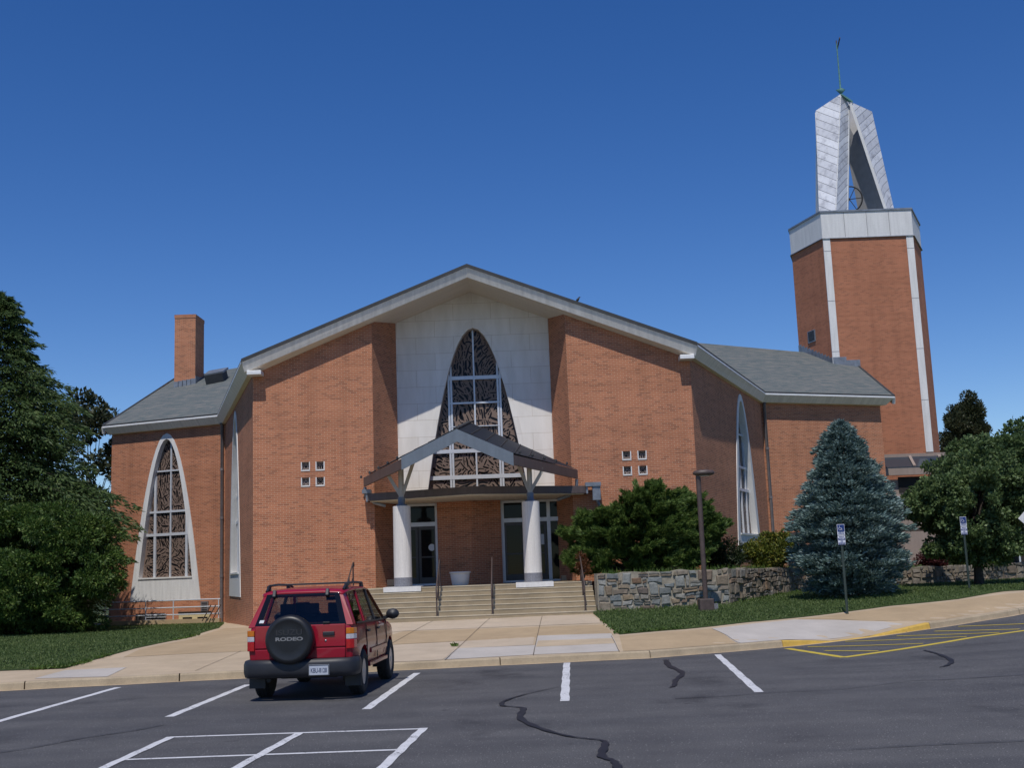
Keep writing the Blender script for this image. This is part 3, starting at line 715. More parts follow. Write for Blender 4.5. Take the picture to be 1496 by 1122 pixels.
# side walls and wing walls
sw = MB(); topz = ZE - .40
def arch_from(wl, apex_o, apex_i, edgeL, edgeR, inL, inR, bot, sill):
    ua, zo_ = wl.hit(*apex_o); _, zi_ = wl.hit(*apex_i); (ul, zl), (ur, zr) = wl.hit(*edgeL), wl.hit(*edgeR)
    uc_ = (ul + ur) / 2; ko_ = (ur - ul) / 2 / math.sqrt(zo_ - (zl + zr) / 2)
    (il, zil), (ir, zir) = wl.hit(*inL), wl.hit(*inR); ki_ = (ir - il) / 2 / math.sqrt(zi_ - (zil + zir) / 2)
    return uc_, zo_, ko_, wl.hit(*bot)[1], zi_, ki_, wl.hit(*sill)[1]
LW = Wall(wA_L, wB_L)
z7 = lambda X, Y: (150 + X / 3.204, 580 + Y / 3.204)
uc1, zo1, ko1, zb1, zi1, ki1, zs1 = arch_from(LW, z7(303, 170), z7(305, 196), z7(163, 690), z7(430, 690), z7(186, 750), z7(416, 750), z7(300, 951), z7(300, 845))
arch_wall(sw, LW, topz, -.8, uc1, zo1, ko1, zb1)
def lu(X, Y): return LW.hit(*z7(X, Y))[0]
def lz(X, Y): return LW.hit(*z7(X, Y))[1]
arch_window('wing_window', LW, uc1, zo1, ko1, zb1, zi1, ki1, zs1, .26, .03,
    [(lu(231, 700), -9, .13), (lu(380, 700), -9, .13), (lu(305, 600), -9, .07)],
    [(lz(305, 344), -9, 99, .07), (lz(300, 536), -9, 99, .10), (lz(300, 643), -9, 99, .13)])
def side_arch(wl, uc_, zo_, ko_, zb_, zs_, bars=True):
    ki_ = ko_ * .82; zi_ = zo_ - .3
    arch_wall(sw, wl, topz, -.8, uc_, zo_, ko_, zb_)
    hw = para(uc_, zi_, ki_, zs_); H = zi_ - zs_
    arch_window('side_window', wl, uc_, zo_, ko_, zb_, zi_, ki_, zs_, .26, .03,
        [(uc_ - hw * .55, -9, .12), (uc_ + hw * .55, -9, .12), (uc_, -9, .07)], [(zs_ + H * .33, -9, 99, .12), (zs_ + H * .5, -9, 99, .1), (zs_ + H * .75, -9, 99, .07)])
LS = Wall(wB_L, wC_L); RS = Wall(wC_R, wB_R)
zL = lambda X, Y: (300 + X / 2.8, 520 + Y / 2.8); zR = lambda X, Y: (980 + X / 3.207, 470 + Y / 3.207)
(ul, zl), (ur, zr) = LS.hit(*zL(100, 990)), LS.hit(*zL(145, 980)); zap = LS.hit(*zL(128, 216))[1]; zbl = (zl + zr) / 2
side_arch(LS, (ul + ur) / 2, zap, (ur - ul) / 2 / math.sqrt(zap - zbl), zbl, LS.hit(*zL(118, 889))[1])
(ul, zl), (ur, zr) = RS.hit(*zR(313, 940)), RS.hit(*zR(410, 940)); zap = RS.hit(*zR(324, 340))[1]
zz = (zl + zr) / 2; k_ = (ur - ul) / 2 / math.sqrt(zap - zz); side_arch(RS, (ul + ur) / 2, zap, k_, zz - 1.5, zz - .5)
part(sw, 'side_wall', M['brick'])
ww = MB(); RW = Wall(wB_R, wA_R); ww.face([RW.p(0, -.5), RW.p(RW.L, -.5), RW.p(RW.L, topz), RW.p(0, topz)])
for wA, Tt in ((wA_L, T_L), (wA_R, T_R)):   # wing ends, gabled, out of sight from the front
    a = Vector((wA[0], wA[1], 0)); c_ = Vector((wA[0], 134 - wA[1], 0)); m_ = Vector((Tt.x, 67, Tt.z - .4))
    F = [a + Vector((0, 0, -.5)), a + Vector((0, 0, topz)), m_, c_ + Vector((0, 0, topz)), c_ + Vector((0, 0, -.5))]
    ww.face(F if wA[0] > 0 else F[::-1])
ww.face([(20, 76.6, -.5), (-21, 76.6, -.5), (-21, 76.6, topz), (20, 76.6, topz)])
part(ww, 'wing_wall', M['brick'])
# basement openings, vent, downpipes
bs = MB(); (u0, z0), (u1, z1) = LW.hit(198, 911), LW.hit(241, 896); LW.box(bs, u0, u1, z0 - .3, z1, -.1, .012)
part(bs, 'areaway_opening', M['dark_room'])
lv = MB()
for k in range(3): LW.box(lv, u0 + .6, u1 + .1, z0 + .12 + k * .13, z0 + .15 + k * .13, .012, .06)
part(lv, 'louvre', M['alu'])
(u0, z0), (u1, z1) = LW.hit(262, 911), LW.hit(308, 897.5); bw = MB(); LW.box(bw, u0, u1, z0, z1, -.05, .05); o = part(bw, 'basement_window', M['cream'])
LW.box(bw2 := MB(), u0 - .05, u1 + .02, z1, z1 + .14, -.05, .03); part(bw2, 'lintel', M['dark_room'], o)
pn = MB(); d_ = (u1 - u0)
for a, c_ in ((.13, .43), (.60, .92)): LW.box(pn, u0 + d_ * a, u0 + d_ * c_, z0 + .06, z1 - .12, .05, .058)
part(pn, 'pane', M['glass'], o)
(u0, z0), (u1, z1) = LW.hit(294, 893), LW.hit(305, 878.5); vt = MB(); LW.box(vt, u0, u1, z0, z1, 0, .05); o = part(vt, 'wall_vent', M['downpipe'])
vs_ = MB()
for k in range(4): LW.box(vs_, u0 + .06, u1 - .06, z1 - .12 - k * .1, z1 - .07 - k * .1, .05, .056)
part(vs_, 'slat', M['black'], o)
for wl, u in ((LW, LW.L - .12), (RW, .14)):
    dp = MB(); dp.tube([wl.p(u, -.1, .09), wl.p(u, 9.30, .09), wl.p(u, 9.42, .2)], .075, 8)
    for z in (2.2, 4.9, 7.2): dp.lathe([(.092, -.06), (.092, .06)], wl.p(u, z, .09), 8)
    part(dp, 'downpipe', M['downpipe'])
# chimney and roof hatch on the left wing
ch = MB(); a = W(255, 500, 65.0); b_ = W(285.5, 500, 65.0); zt = W(270, 459.5, 65)[2]; zr0 = 12.2
dx = W(298, 500, 66.7) - b_
Q = [Vector((a.x, 65, 0)), Vector((b_.x, 65, 0)), Vector((b_.x + dx.x, 66.7, 0)), Vector((a.x + dx.x, 66.7, 0))]
ch.prism([q + Vector((0, 0, zr0)) for q in Q], [q + Vector((0, 0, zt - .2)) for q in Q])
cc = sum(Q, Vector()) / 4; Q2 = [cc + (q - cc) * 1.03 for q in Q]; ch.prism([q + Vector((0, 0, zt - .2)) for q in Q2], [q + Vector((0, 0, zt)) for q in Q2])
cho = part(ch, 'chimney', M['brick'], None, 'square brick chimney stack')
fl = MB(); nst = 6
def roofz_L(x, y):                   # left wing roof plane
    p0, p1, p2 = v3(B_L), T_L, v3(A_L); n = (p1 - p0).cross(p2 - p0); return p0.z - (n.x * (x - p0.x) + n.y * (y - p0.y)) / n.z
for k in range(5):
    t0, t1 = k / 5, (k + 1) / 5; x0 = Q[0].x + (Q[1].x - Q[0].x) * t0; x1 = Q[0].x + (Q[1].x - Q[0].x) * t1; z = roofz_L(x1, 65)
    fl.box(((x0 + x1) / 2, 64.985, z - .15), (x1 - x0 + .03, .03, .9))
    fl.box((b_.x + .02, 65 + 1.7 * (t0 + t1) / 2, z + .2), (.03, .36, .8))
part(fl, 'flashing', M['lead'], cho)
hq = W(316, 546, 64.2); hb_ = MB(); Mh = Matrix.Rotation(R(20), 4, 'X') @ Matrix.Rotation(R(-8), 4, 'Y')
zh = hq.z
hb_.box((hq.x, hq.y, zh - .18), (1.0, 1.1, .5), Mh); ho = part(hb_, 'roof_hatch', M['roof_edge'])
hl = MB(); hl.box((hq.x, hq.y, zh + .12), (1.1, 1.2, .1), Mh); part(hl, 'hatch_lid', M['lead'], ho)

# ---------------- entrance: flat slab, doors, brick pier between
SLZ0, SLZ1 = 4.56, 4.82
ent = MB(); prow = W(688, 716, 39.7)
SP = [(-5.28, 41.45), (prow.x, 39.7), (2.5, 41.45), (2.5, 41.97), (1.99, 41.97), (1.5, 43.68), (-4.4, 43.68), (-5.06, 41.97), (-5.28, 41.97)]
ent.slab(SP, SLZ0, SLZ1); en = part(ent, 'entrance_slab', M['brown_metal'])
so_ = MB(); so_.slab([(-5.2, 41.55), (prow.x, 39.8), (2.42, 41.55), (2.42, 41.95), (-5.2, 41.95)], SLZ0 - .03, SLZ0 - .004)
so_.slab([(-5.02, 41.96), (1.96, 41.96), (1.45, 43.66), (-4.35, 43.66)], SLZ0 - .03, SLZ0 - .004)
for x in (-3.0, .55): so_.lathe([(.16, SLZ0 - .045), (.16, SLZ0 - .031)], (x, 41.6, 0), 16)
part(so_, 'slab_soffit', M['soffit'], en)
ec = MB(); ec.box((-5.31, 41.7, 4.69), (.06, .52, .30)); ec.box((2.53, 41.7, 4.69), (.06, .52, .30)); ec.box((2.75, 41.62, 4.86), (.55, .5, .14)); ec.box((-5.32, 41.6, 4.9), (.3, .4, .14))
part(ec, 'end_cap', M['lead'], en)
FZ = 1.5; EY = 43.6
ew = MB(); xl, xr, xm = W(640, 790, 43.5).x, W(733, 790, 43.5).x, W(690, 790, 43.2).x
ew.prism([(xl, 43.68, FZ - .02), (xl, 43.3, FZ - .02), (xm, 42.95, FZ - .02), (xr, 43.3, FZ - .02), (xr, 43.68, FZ - .02)], [(xl, 43.68, SLZ0 - .035), (xl, 43.3, SLZ0 - .035), (xm, 42.95, SLZ0 - .035), (xr, 43.3, SLZ0 - .035), (xr, 43.68, SLZ0 - .035)])
for a, b2 in (((WL0, 42), (PL, PY)), ((PR, PY), (WR0, 42))): pass
part(ew, 'entrance_pier', M['brick'])
back = MB(); back.face([(-5.3, 46.5, .9), (2.5, 46.5, .9), (2.5, 46.5, 4.7), (-5.3, 46.5, 4.7)]); back.face([(-5.3, 44.05, 4.58), (2.5, 44.05, 4.58), (2.5, 46.5, 4.58), (-5.3, 46.5, 4.58)])
back.face([(-5.3, 44, 1.49), (2.5, 44, 1.49), (2.5, 46.5, 1.49), (-5.3, 46.5, 1.49)])
for x in (-5.3, 2.5, -3.05, -.5): back.face([(x, 44, 1.4), (x, 46.5, 1.4), (x, 46.5, 4.6), (x, 44, 4.6)])
part(back, 'lobby', M['dark_room'])
def glazed_bay(x0, x1, zt, posts, doors, notices):
    """aluminium shopfront between a brick return and the pier"""
    wl = Wall((x0, EY), (x1, EY)); L = wl.L; f = MB(); top = SLZ0 - .04
    wl.box(f, 0, L, top - .09, top, -.06, .06); wl.box(f, 0, L, zt - .075, zt + .075, -.065, .066); 
    for u, wd in [(0.055, .11), (L - .05, .10)] + posts: wl.box(f, u - wd / 2, u + wd / 2, FZ, top - .09, -.06, .06)
    segs = sorted([0.11] + [p[0] for p in posts] + [L - .1])
    wl.box(f, .11, L - .1, FZ, FZ + .07, -.06, .055)
    o = part(f, 'entrance_frame', M['alu'])
    g = MB(); g.face([wl.p(.05, FZ + .05), wl.p(L - .05, FZ + .05), wl.p(L - .05, top - .05), wl.p(.05, top - .05)]); part(g, 'glazing', M['glass'], o)
    for u0, u1 in doors:
        d = MB(); z1 = zt - .08
        wl.box(d, u0, u0 + .09, FZ + .07, z1, -.03, .045); wl.box(d, u1 - .09, u1, FZ + .07, z1, -.03, .045); wl.box(d, u0 + .09, u1 - .09, z1 - .12, z1, -.03, .045); wl.box(d, u0 + .09, u1 - .09, FZ + .07, FZ + .3, -.03, .045)
        wl.box(d, u0 + .09, u1 - .09, FZ + 1.02, FZ + 1.07, .0, .06)
        part(d, 'door', M['doorframe'], o)
    for u, z, r, h in notices:
        n_ = MB()
        if h: wl.box(n_, u - r, u + r, z - h, z + h, .005, .012)
        else: n_.prism([wl.p(u + r * math.cos(a), z + r * math.sin(a), .012) for a in [k * math.pi / 6 for k in range(12)]], [wl.p(u + r * math.cos(a), z + r * math.sin(a), .006) for a in [k * math.pi / 6 for k in range(12)]])
        part(n_, 'notice', M['paper'], o)
    return wl
M['doorframe'] = simple('door_frame', (.045, .04, .04), .45, .2); M['paper'] = simple('paper', (.62, .64, .66), .7, .05)
xa, xb = W(549, 800, EY).x, W(732, 800, EY).x
wlq = Wall((xa, EY), (xl, EY)); zt1 = W(560, 768.5, EY).z; u_ = lambda px: wlq.hit(px, 800)[0]
glazed_bay(xa, xl, zt1, [(u_(577), .1)], [(u_(582), u_(611)), (u_(612), u_(638))], [(u_(631), W(631, 800, EY).z, .13, 0)])
xr2 = W(846, 780, EY).x; wlq = Wall((xr, EY), (xr2, EY)); u2 = lambda px: wlq.hit(px, 800)[0]; zt2 = W(760, 760, EY).z
glazed_bay(xr, xr2, zt2, [(u2(803), .13)], [(u2(737), u2(767)), (u2(768), u2(799))], [(u2(794.5), W(794, 788, EY).z, .09, .19)])
cf = MB(); cf.box((-4.75, 43.3, 1.66), (.55, 1.1, .24)); cf.box((1.75, 43.4, 1.6), (.4, .9, .2)); part(cf, 'door_plinth', M['conc_tan'])

# ---------------- canopy on two columns
can = MB(); F0 = W(667, 628.5, 37.0); FL = W(590, 669, 37.0); FR = W(751, 664.5, 37.0)
xcn = F0.x; hwf = (FR.x - FL.x) / 2; FL = Vector((xcn - hwf, 37, (FL.z + FR.z) / 2)); FR = Vector((xcn + hwf, 37, FL.z))
BLp, BRp = W(531, 699, 41.55), W(844, 689, 41.55); hwb_ = (BRp.x - BLp.x) / 2; zbk = (BLp.z + BRp.z) / 2
BLp = Vector((xcn + .23 - hwb_, 41.55, zbk)); BRp = Vector((xcn + .23 + hwb_, 41.55, zbk))
sl_x = (F0.z - FL.z) / hwf; gy = (zbk - (F0.z - sl_x * hwb_)) / 4.55
xc_ = lambda y: xcn + .05 * (y - 37)
rz_ = lambda x, y: F0.z - sl_x * abs(x - xc_(y)) + gy * (y - 37)
K = [Vector((xc_(41.9), 41.9, rz_(xc_(41.9), 41.9)))]
Lp = [F0, FL, BLp, K[0]]; Rp = [F0, K[0], BRp, FR]
up = Vector((0, 0, .05)); can.face([p + up for p in reversed(Lp)]); can.face([p + up for p in reversed(Rp)])
cno = part(can, 'porch_roof', M['seam_roof'])
und = MB(); dn = Vector((0, 0, -.10)); und.face([p + dn for p in Lp]); und.face([p + dn for p in Rp]); part(und, 'porch_ceiling', M['soffit'], cno)
fa = MB()
def fascia(b, p, q, h, t=.05, out=.0, z=.04):
    d = (q - p).normalized(); n = Vector((d.y, -d.x, 0)).normalized() * t
    b.prism([p + Vector((0, 0, -h)), q + Vector((0, 0, -h)), q + Vector((0, 0, -h)) - n, p + Vector((0, 0, -h)) - n], [p + Vector((0, 0, z)), q + Vector((0, 0, z)), q + Vector((0, 0, z)) - n, p + Vector((0, 0, z)) - n])
ex = Vector((.25, 0, -.115)); fascia(fa, FL - Vector((.03, 0, 0)), F0, .37); fascia(fa, F0, FR + Vector((.03, 0, 0)), .37); part(fa, 'front_fascia', M['bluegrey'], cno)
fb = MB(); fascia(fb, BLp, FL + Vector((-.04, .05, -.05)), .28, .07); fascia(fb, FR + Vector((.04, .05, -.05)), BRp, .28, .07)
part(fb, 'side_fascia', M['brown_metal'], cno)
dp = MB()
for e, s_ in ((BLp, 1), (BRp, -1)):
    dp.tube([e + Vector((.05 * s_, .0, -.3)), e + Vector((.07 * s_, -.02, -.62)), e + Vector((.35 * s_, .2, -.86)), e + Vector((.75 * s_, .25, -.98))], .06, 8)
dp.tube([(2.86, 41.55, 4.78), (2.86, 41.55, 4.35), (2.95, 41.6, 4.1), (3.4, 41.8, 3.85)], .06, 8); dp.box((2.86, 41.55, 4.55), (.28, .26, .5))
part(dp, 'downspout', M['lead'], cno)
sm = MB()
for sd in (-1, 1):
    for k in range(1, 8):
        x = xcn + sd * k * .46; y0 = 37 if abs(x - xcn) < hwf else 37 + (abs(x - xcn) - hwf) / (hwb_ - hwf) * 4.55
        if y0 < 41.3: sm.bar((x, y0 + .1, rz_(x, y0 + .1) + .065), (x + .05 * (41.5 - y0), 41.5, rz_(x + .05 * (41.5 - y0), 41.5) + .065), .03, .04)
    for k in range(5):
        x = xcn + sd * (hwf + .25 + k * .42); y0 = 37 + (abs(x - xcn) - hwf) / (hwb_ - hwf) * 4.55 + .35; sm.lathe([(.03, 0), (.045, .05), (.02, .1)], (x, y0, rz_(x, y0) + .06), 6)
sm.bar(F0 + Vector((0, 0, .07)), K[0] + Vector((0, 0, .07)), .14, .05)
part(sm, 'roof_seams', M['roof_edge'], cno)
bm_ = MB()
CY = 38.95; cx = [W(588, 800, CY).x, W(777.5, 800, CY).x]; CT = 4.18
for x in cx:
    sd = -1 if x < xcn else 1; top = rz_(x, CY) - .22
    bm_.bar((x - .44, CY + .05, rz_(x - .44, CY) - .26), (x + .44, CY + .05, rz_(x + .44, CY) - .26), .12, .12)
part(bm_, 'porch_beam', M['strut'], cno)
for i, x in enumerate(cx):
    c_ = MB(); c_.lathe([(.298, FZ + .33), (.296, 2.6), (.292, CT)], (x, CY, 0), 40); co = part(c_, 'column', M['column'], cno)
    b2 = MB(); b2.lathe([(.300, FZ + .04), (.300, FZ + .33)], (x, CY, 0), 40); part(b2, 'column_base', M['granite'], cno)
    c2 = MB(); c2.lathe([(.19, CT), (.19, CT + .05), (.12, CT + .06), (.12, CT + .30)], (x, CY, 0), 16); part(c2, 'column_cap', M['bluegrey'], cno)
    s2 = MB(); zb_ = CT + .28
    s2.bar((x, CY, zb_ - .05), (x, CY, rz_(x, CY) - .25), .17, .17)
    for dx_ in (-.42, .42): s2.bar((x + dx_ * .12, CY - .03, zb_ + .12), (x + dx_, CY - .03, rz_(x + dx_, CY) - .33), .085, .11)
    s2.bar((x, CY - .06, zb_ + .12), (x, CY - .12, rz_(x, CY - .12) - .3), .085, .11)
    part(s2, 'strut', M['strut'], cno)

# a small bird on the right-hand roof slope
bq = W(844, 441.5, 41.55); bd = MB(); bd.lathe([(0, -.09), (.035, -.05), (.05, 0), (.04, .06), (.022, .09), (.03, .115), (.02, .14), (0, .15)], (0, 0, .1), 8, Matrix.Rotation(R(35), 4, 'Y'))
bd.bar((0, 0, 0), (.01, 0, .07), .012, .012); bd.bar((-.14, 0, .04), (-.04, 0, .07), .04, .012); bd.bar((.1, 0, .205), (.135, 0, .205), .008, .008)
tag(bd.build('bird', M['black'], None, (bq.x, 41.6, gable_z(bq.x) + .05)), 'small dark bird perched on the right slope of the church gable', 'bird')

# ---------------- steps, rails, tub
SX0, SX1 = W(500, 880, 37.5).x, 2.36; SY0, TR, RS_ = 36.5, .315, (FZ - .47) / 7
st = MB()
for k in range(7):
    y0 = SY0 + k * TR; y1 = SY0 + (k + 1) * TR if k < 6 else 44.0
    x0 = SX0 if k < 6 else SX0
    st.box(((SX0 + SX1) / 2, (y0 + 42.0 - .003) / 2, .47 + RS_ * (k + .5) - (.25 if k == 0 else 0)), (SX1 - SX0, 42.0 - .003 - y0, RS_ - .001 + (.5 if k == 0 else 0)))
st.box(((-4.95 + 1.95) / 2, 43.0, FZ - .2), (6.9, 1.99, .39))
steps = tag(st.build('entrance_steps', M['step']), 'wide flight of seven worn tan concrete steps up to the church doors', 'steps')
ns = MB()
for k in range(7): ns.box(((SX0 + SX1) / 2, SY0 + k * TR + .012, .47 + RS_ * (k + 1) - .012), (SX1 - SX0 - .01, .05, .03))
ns.build('step_nosing', M['step_edge'], steps)
stn = MB()
pp = MB()
for x in cx: pp.box((x + .03, CY + .02, FZ - .03), (1.22, 1.32, .14))
for x in cx:
    p1 = MB(); p1.box((x + .03, 38.86, FZ - .045), (1.22, 1.25, .16)); p1.build('column_plinth', M['white_trim'], steps)
def handrail(px0, label, twin=True):
    y0, y1 = SY0 + .12, SY0 + 6 * TR + .1; x = W(px0, 885, y0).x
    h = thing('handrail', label, 'handrail', (x, y0, .47 + RS_), 0, 'handrails on the church steps')
    z0, z1 = 0, RS_ * 6; L = y1 - y0; r = .024; H = .86
    b = MB(); b.tube([(0, -.02, H - .3), (0, -.04, H - .1), (0, 0, H), (0, L, z1 + H), (0, L + .18, z1 + H + .02), (0, L + .2, z1 + H - .12)], r, 8)
    b.build('rail', M['bronze'], h)
    for y in (0.02, L * .5, L + .02):
        p = MB(); zz = z0 + RS_ * round((y / TR)); p.tube([(0, y, min(zz, z1) - .02), (0, y, y / L * z1 + H)], r, 8); p.lathe([(.05, min(zz, z1) + .001), (.05, min(zz, z1) + .012)], (0, y, 0), 10)
        p.build('post', M['bronze'], h)
    lb = MB(); lb.tube([(0, 0.02, .42), (0, L, z1 + .42)], .016, 6); lb.build('lower_rail', M['bronze'], h)
handrail(504, 'brown pipe handrail at the left end of the steps, above the red car')
handrail(638, 'brown pipe handrail to the left of the pale planter tub')
handrail(719, 'brown pipe handrail to the right of the pale planter tub, at mid flight')
handrail(855, 'brown pipe handrail at the right end of the steps, beside the stone wall')
tq = W(671, 855, 39.2); tb = thing('planter_tub', 'pale grey plastic planter tub in front of the brick pier', 'planter', (tq.x, 39.9, FZ))
b = MB(); b.lathe([(.26, 0), (.28, .03), (.33, .36), (.33, .40), (.36, .405), (.36, .46), (.335, .46), (.325, .40), (0, .40)], n=28); b.build('tub', M['cap_stone'], tb)
b = MB(); b.lathe([(.32, .405), (.2, .43), (0, .44)], n=20); b.build('soil', M['soil'], tb)
# railing along the areaway below the left wing
rl = thing('areaway_railing', 'grey pipe railing with three rails on a low concrete kerb below the left wing window', 'railing', (-15.5, 53.5, 0))
ra, rb_ = Vector((W(150, 900, 54.8).x, 54.8)), Vector((W(322, 900, 53.6).x, 53.6)); o3 = Vector((-15.5, 53.5, 0))
cz = W(250, 912, 54.1).z; rzs = [W(255, 877.5, 54.1).z, W(255, 888, 54.1).z, W(255, 898.5, 54.1).z]
b = MB(); b.bar(Vector((ra.x, ra.y, cz - .05)) - o3, Vector((rb_.x, rb_.y, cz - .05)) - o3, .2, .5); b.build('kerb', M['conc_dark'], rl)
for z in rzs: b = MB(); b.tube([Vector((ra.x, ra.y, z)) - o3, Vector((rb_.x, rb_.y, z)) - o3], .028, 8); b.build('rail', M['alu'], rl)
for k in range(3):
    p = rb_ - Vector((.18 + .22 * k, .1)); b = MB(); b.tube([Vector((p.x - .18, p.y, cz + .1)) - o3, Vector((p.x + .22, p.y, rzs[0] - .25)) - o3], .025, 6); b.build('brace', M['bronze'], rl)
for t in (.02, .37, .605, .985):
    p = ra.lerp(rb_, t); b = MB(); b.tube([Vector((p.x, p.y, cz)) - o3, Vector((p.x, p.y, rzs[0])) - o3], .028, 8); b.build('post', M['alu'], rl)
# stone retaining wall
WP = [(2.42, 36.75), (6.62, 37.35), (10.3, 42.6), (14.9, 42.4), (22, 45.5), (26, 50)]
ZT = 1.735
rw = thing('retaining_wall', 'dry laid fieldstone retaining wall in grey and brown beside the church steps', 'wall', (6, 40, .6)); o3 = Vector((6, 40, .6))
b = MB()
def wall_top(i): return [ZT, ZT, 1.66, 1.54, 1.56, 1.8][i]
for i in range(len(WP) - 1):
    a = Vector((*WP[i], 0)); c_ = Vector((*WP[i + 1], 0)); t = (c_ - a).normalized(); n = Vector((t.y, -t.x, 0)); m = 14
    A0 = []; A1 = []; A2 = []
    for k in range(m + 1):
        p = a.lerp(c_, k / m); z = wall_top(i) + (wall_top(i + 1) - wall_top(i)) * k / m + .025 * math.sin(k * 2.3 + i) + .02 * math.sin(k * 5.1)
        A0.append(p + Vector((0, 0, .1)) - o3); A1.append(p + Vector((0, 0, z)) - o3); A2.append(p - n * .42 + Vector((0, 0, z)) - o3)
    b.m = 0 if i == 0 else 1
    b.strip(A0, A1); b.strip(A1, A2)
    if i == 0: b.face([A0[0], A1[0], A2[0], A2[0] - Vector((0, 0, 1.5))])
b.build('masonry', [M['mortar'], M['mortar_dark']], rw)
# every stone stands a little proud of the mortar: uneven courses, some stones two courses high
sb_ = MB(); rs = random.Random(11)
def stone(P, a, t, n, dep):
    c = [sum(p[0] for p in P) / len(P), sum(p[1] for p in P) / len(P)]; to = lambda p, d: a + t * p[0] + n * d + Vector((0, 0, p[1])) - o3
    A_ = [to(p, -.01) for p in P]; B_ = [to((c[0] + (p[0] - c[0]) * .97, c[1] + (p[1] - c[1]) * .96), dep * .7) for p in P]; C_ = [to((c[0] + (p[0] - c[0]) * .80, c[1] + (p[1] - c[1]) * .76), dep * rs.uniform(.85, 1.2)) for p in P]; k = len(P)
    m0 = len(sb_.v); sb_.v += [tuple(p) for p in A_ + B_ + C_]
    F = [(m0 + r * k + i, m0 + r * k + (i + 1) % k, m0 + (r + 1) * k + (i + 1) % k, m0 + (r + 1) * k + i) for r in (0, 1) for i in range(k)] + [tuple(m0 + 2 * k + i for i in range(k))]
    for f in F: sb_.f.append(f); sb_.sm.append(False); sb_.mi.append(sb_.m)
for i in range(4):
    a = Vector((*WP[i], 0)); c_ = Vector((*WP[i + 1], 0)); L = (c_ - a).length; t = (c_ - a).normalized(); n = Vector((t.y, -t.x, 0)); sb_.m = 0 if i == 0 else 1
    z0 = .36 if i == 0 else .5; zt0, zt1 = wall_top(i), wall_top(i + 1); rows = 8; big = set()
    ws = [[0] + [rs.uniform(-.05, .05) for _ in range(200)] for _ in range(rows + 1)]
    def zl(r, u):
        k = u / .35; q = int(k); f = k - q; j = (ws[r][q] * (1 - f) + ws[r][q + 1] * f) if 0 < r < rows else 0
        return z0 + (zt0 + (zt1 - zt0) * u / L - z0) * (r / rows) + j
    for r in range(rows):
        u = .01
        while u < L - .05:
            w_ = rs.choice((rs.uniform(.12, .28), rs.uniform(.2, .42), rs.uniform(.3, .55))); v = min(L - .01, u + w_)
            if L - v < .15: v = L - .01
            if any(rr == r and not (v < p0 or u > p1) for rr, p0, p1 in big): u = v; continue
            r2 = r + 1
            if rs.random() < .16 and r < rows - 1: r2 = r + 2; big.add((r + 1, u - .02, v + .02))
            g = .012; s0, s1 = rs.uniform(-.05, .05), rs.uniform(-.05, .05)
            parts_ = [(r, r2, 0, 1)] if rs.random() > .16 or r2 > r + 1 else [(r, r2, 0, .5), (r, r2, .5, 1)]
            for ra_, rb2, f0, f1 in parts_:
                Z = lambda uu, f: zl(ra_, uu) + (zl(rb2, uu) - zl(ra_, uu)) * f
                P = [(u + g + max(0, s0), Z(u, f0) + g), ((u + v) / 2, Z((u + v) / 2, f0) + g * rs.uniform(.5, 2)), (v - g - max(0, s1), Z(v, f0) + g), (v - g + min(0, s1), Z(v, f1) - g), ((u + v) / 2 + rs.uniform(-.05, .05), Z((u + v) / 2, f1) - g * rs.uniform(.5, 2.5)), (u + g - min(0, s0), Z(u, f1) - g)]
                stone(P, a, t, n, rs.uniform(.03, .075))
            u = v
ma = sb_.build('stones', [M['rubble_grey'], M['rubble_brown']], rw)
sheet('planting_bed', [(2.6, 37.1), (6.5, 37.6), (10.1, 42.9), (14.9, 42.7), (21.9, 45.9), (26, 52), (26, 60), (12, 57), (11.7, 54.6), (6.6, 42.0), (2.45, 41.9)], lambda x, y: 1.64 + .02 * math.sin(x * 2) - (.12 if x > 13 else 0), M['lawn'], .8)

# ================================================================ THE BELL TOWER
TY = 64.0
tower = thing('bell_tower', 'tall six sided brick bell tower with white corner strips and an aluminium A shaped spire', 'bell tower', (22, 67, .5))
def tpart(b, name, mat, pa=None, label=None):
    o = b.build(name, mat, pa or tower)
    if pa is None: o.location = -tower.location
    if label: o['label'] = label
    return o
a = W(1208, 420, TY); b_ = W(1340.5, 420, TY); c_ = W(1160.5, 420, TY + 3.35); d_ = W(1350.5, 420, TY + 3.3)
HEX = [(a.x, TY), (b_.x, TY), (d_.x, TY + 3.3), (b_.x - .1, TY + 6.7), (a.x + .1, TY + 6.7), (c_.x, TY + 3.35)]
TZ1 = W(1266, 308.5, TY).z; TZ0 = W(1266, 345.5, TY).z
def off(poly, r):
    c = Vector((sum(p[0] for p in poly) / 6, sum(p[1] for p in poly) / 6)); return [(c.x + (p[0] - c.x) * r, c.y + (p[1] - c.y) * r) for p in poly]
b = MB(); b.prism([(x, y, -.5) for x, y in HEX], [(x, y, TZ0) for x, y in HEX]); shaft = tpart(b, 'shaft', M['brick_tower'])
b = MB(); H2 = off(HEX, 1.012); b.prism([(x, y, TZ0) for x, y in H2], [(x, y, TZ1) for x, y in H2]); cap = tpart(b, 'cap_band', M['cap_stone'])
b = MB(); H3 = off(HEX, 1.03); b.prism([(x, y, TZ1) for x, y in H3], [(x, y, TZ1 + .1) for x, y in H3]); b.prism([(x, y, TZ0 - .05) for x, y in H3], [(x, y, TZ0 + .003) for x, y in off(HEX, 1.024)]); tpart(b, 'coping', M['lead'])
b = MB()
zbt = W(1366, 660, TY).z
for (x, s) in ((HEX[0][0], 1), (HEX[1][0], -1)):
    b.box((x + s * .19, TY + .06, (zbt + TZ0) / 2), (.40, .2, TZ0 - zbt))
    h = 0
strips = tpart(b, 'corner_strip', M['white_trim'])
jt = MB()
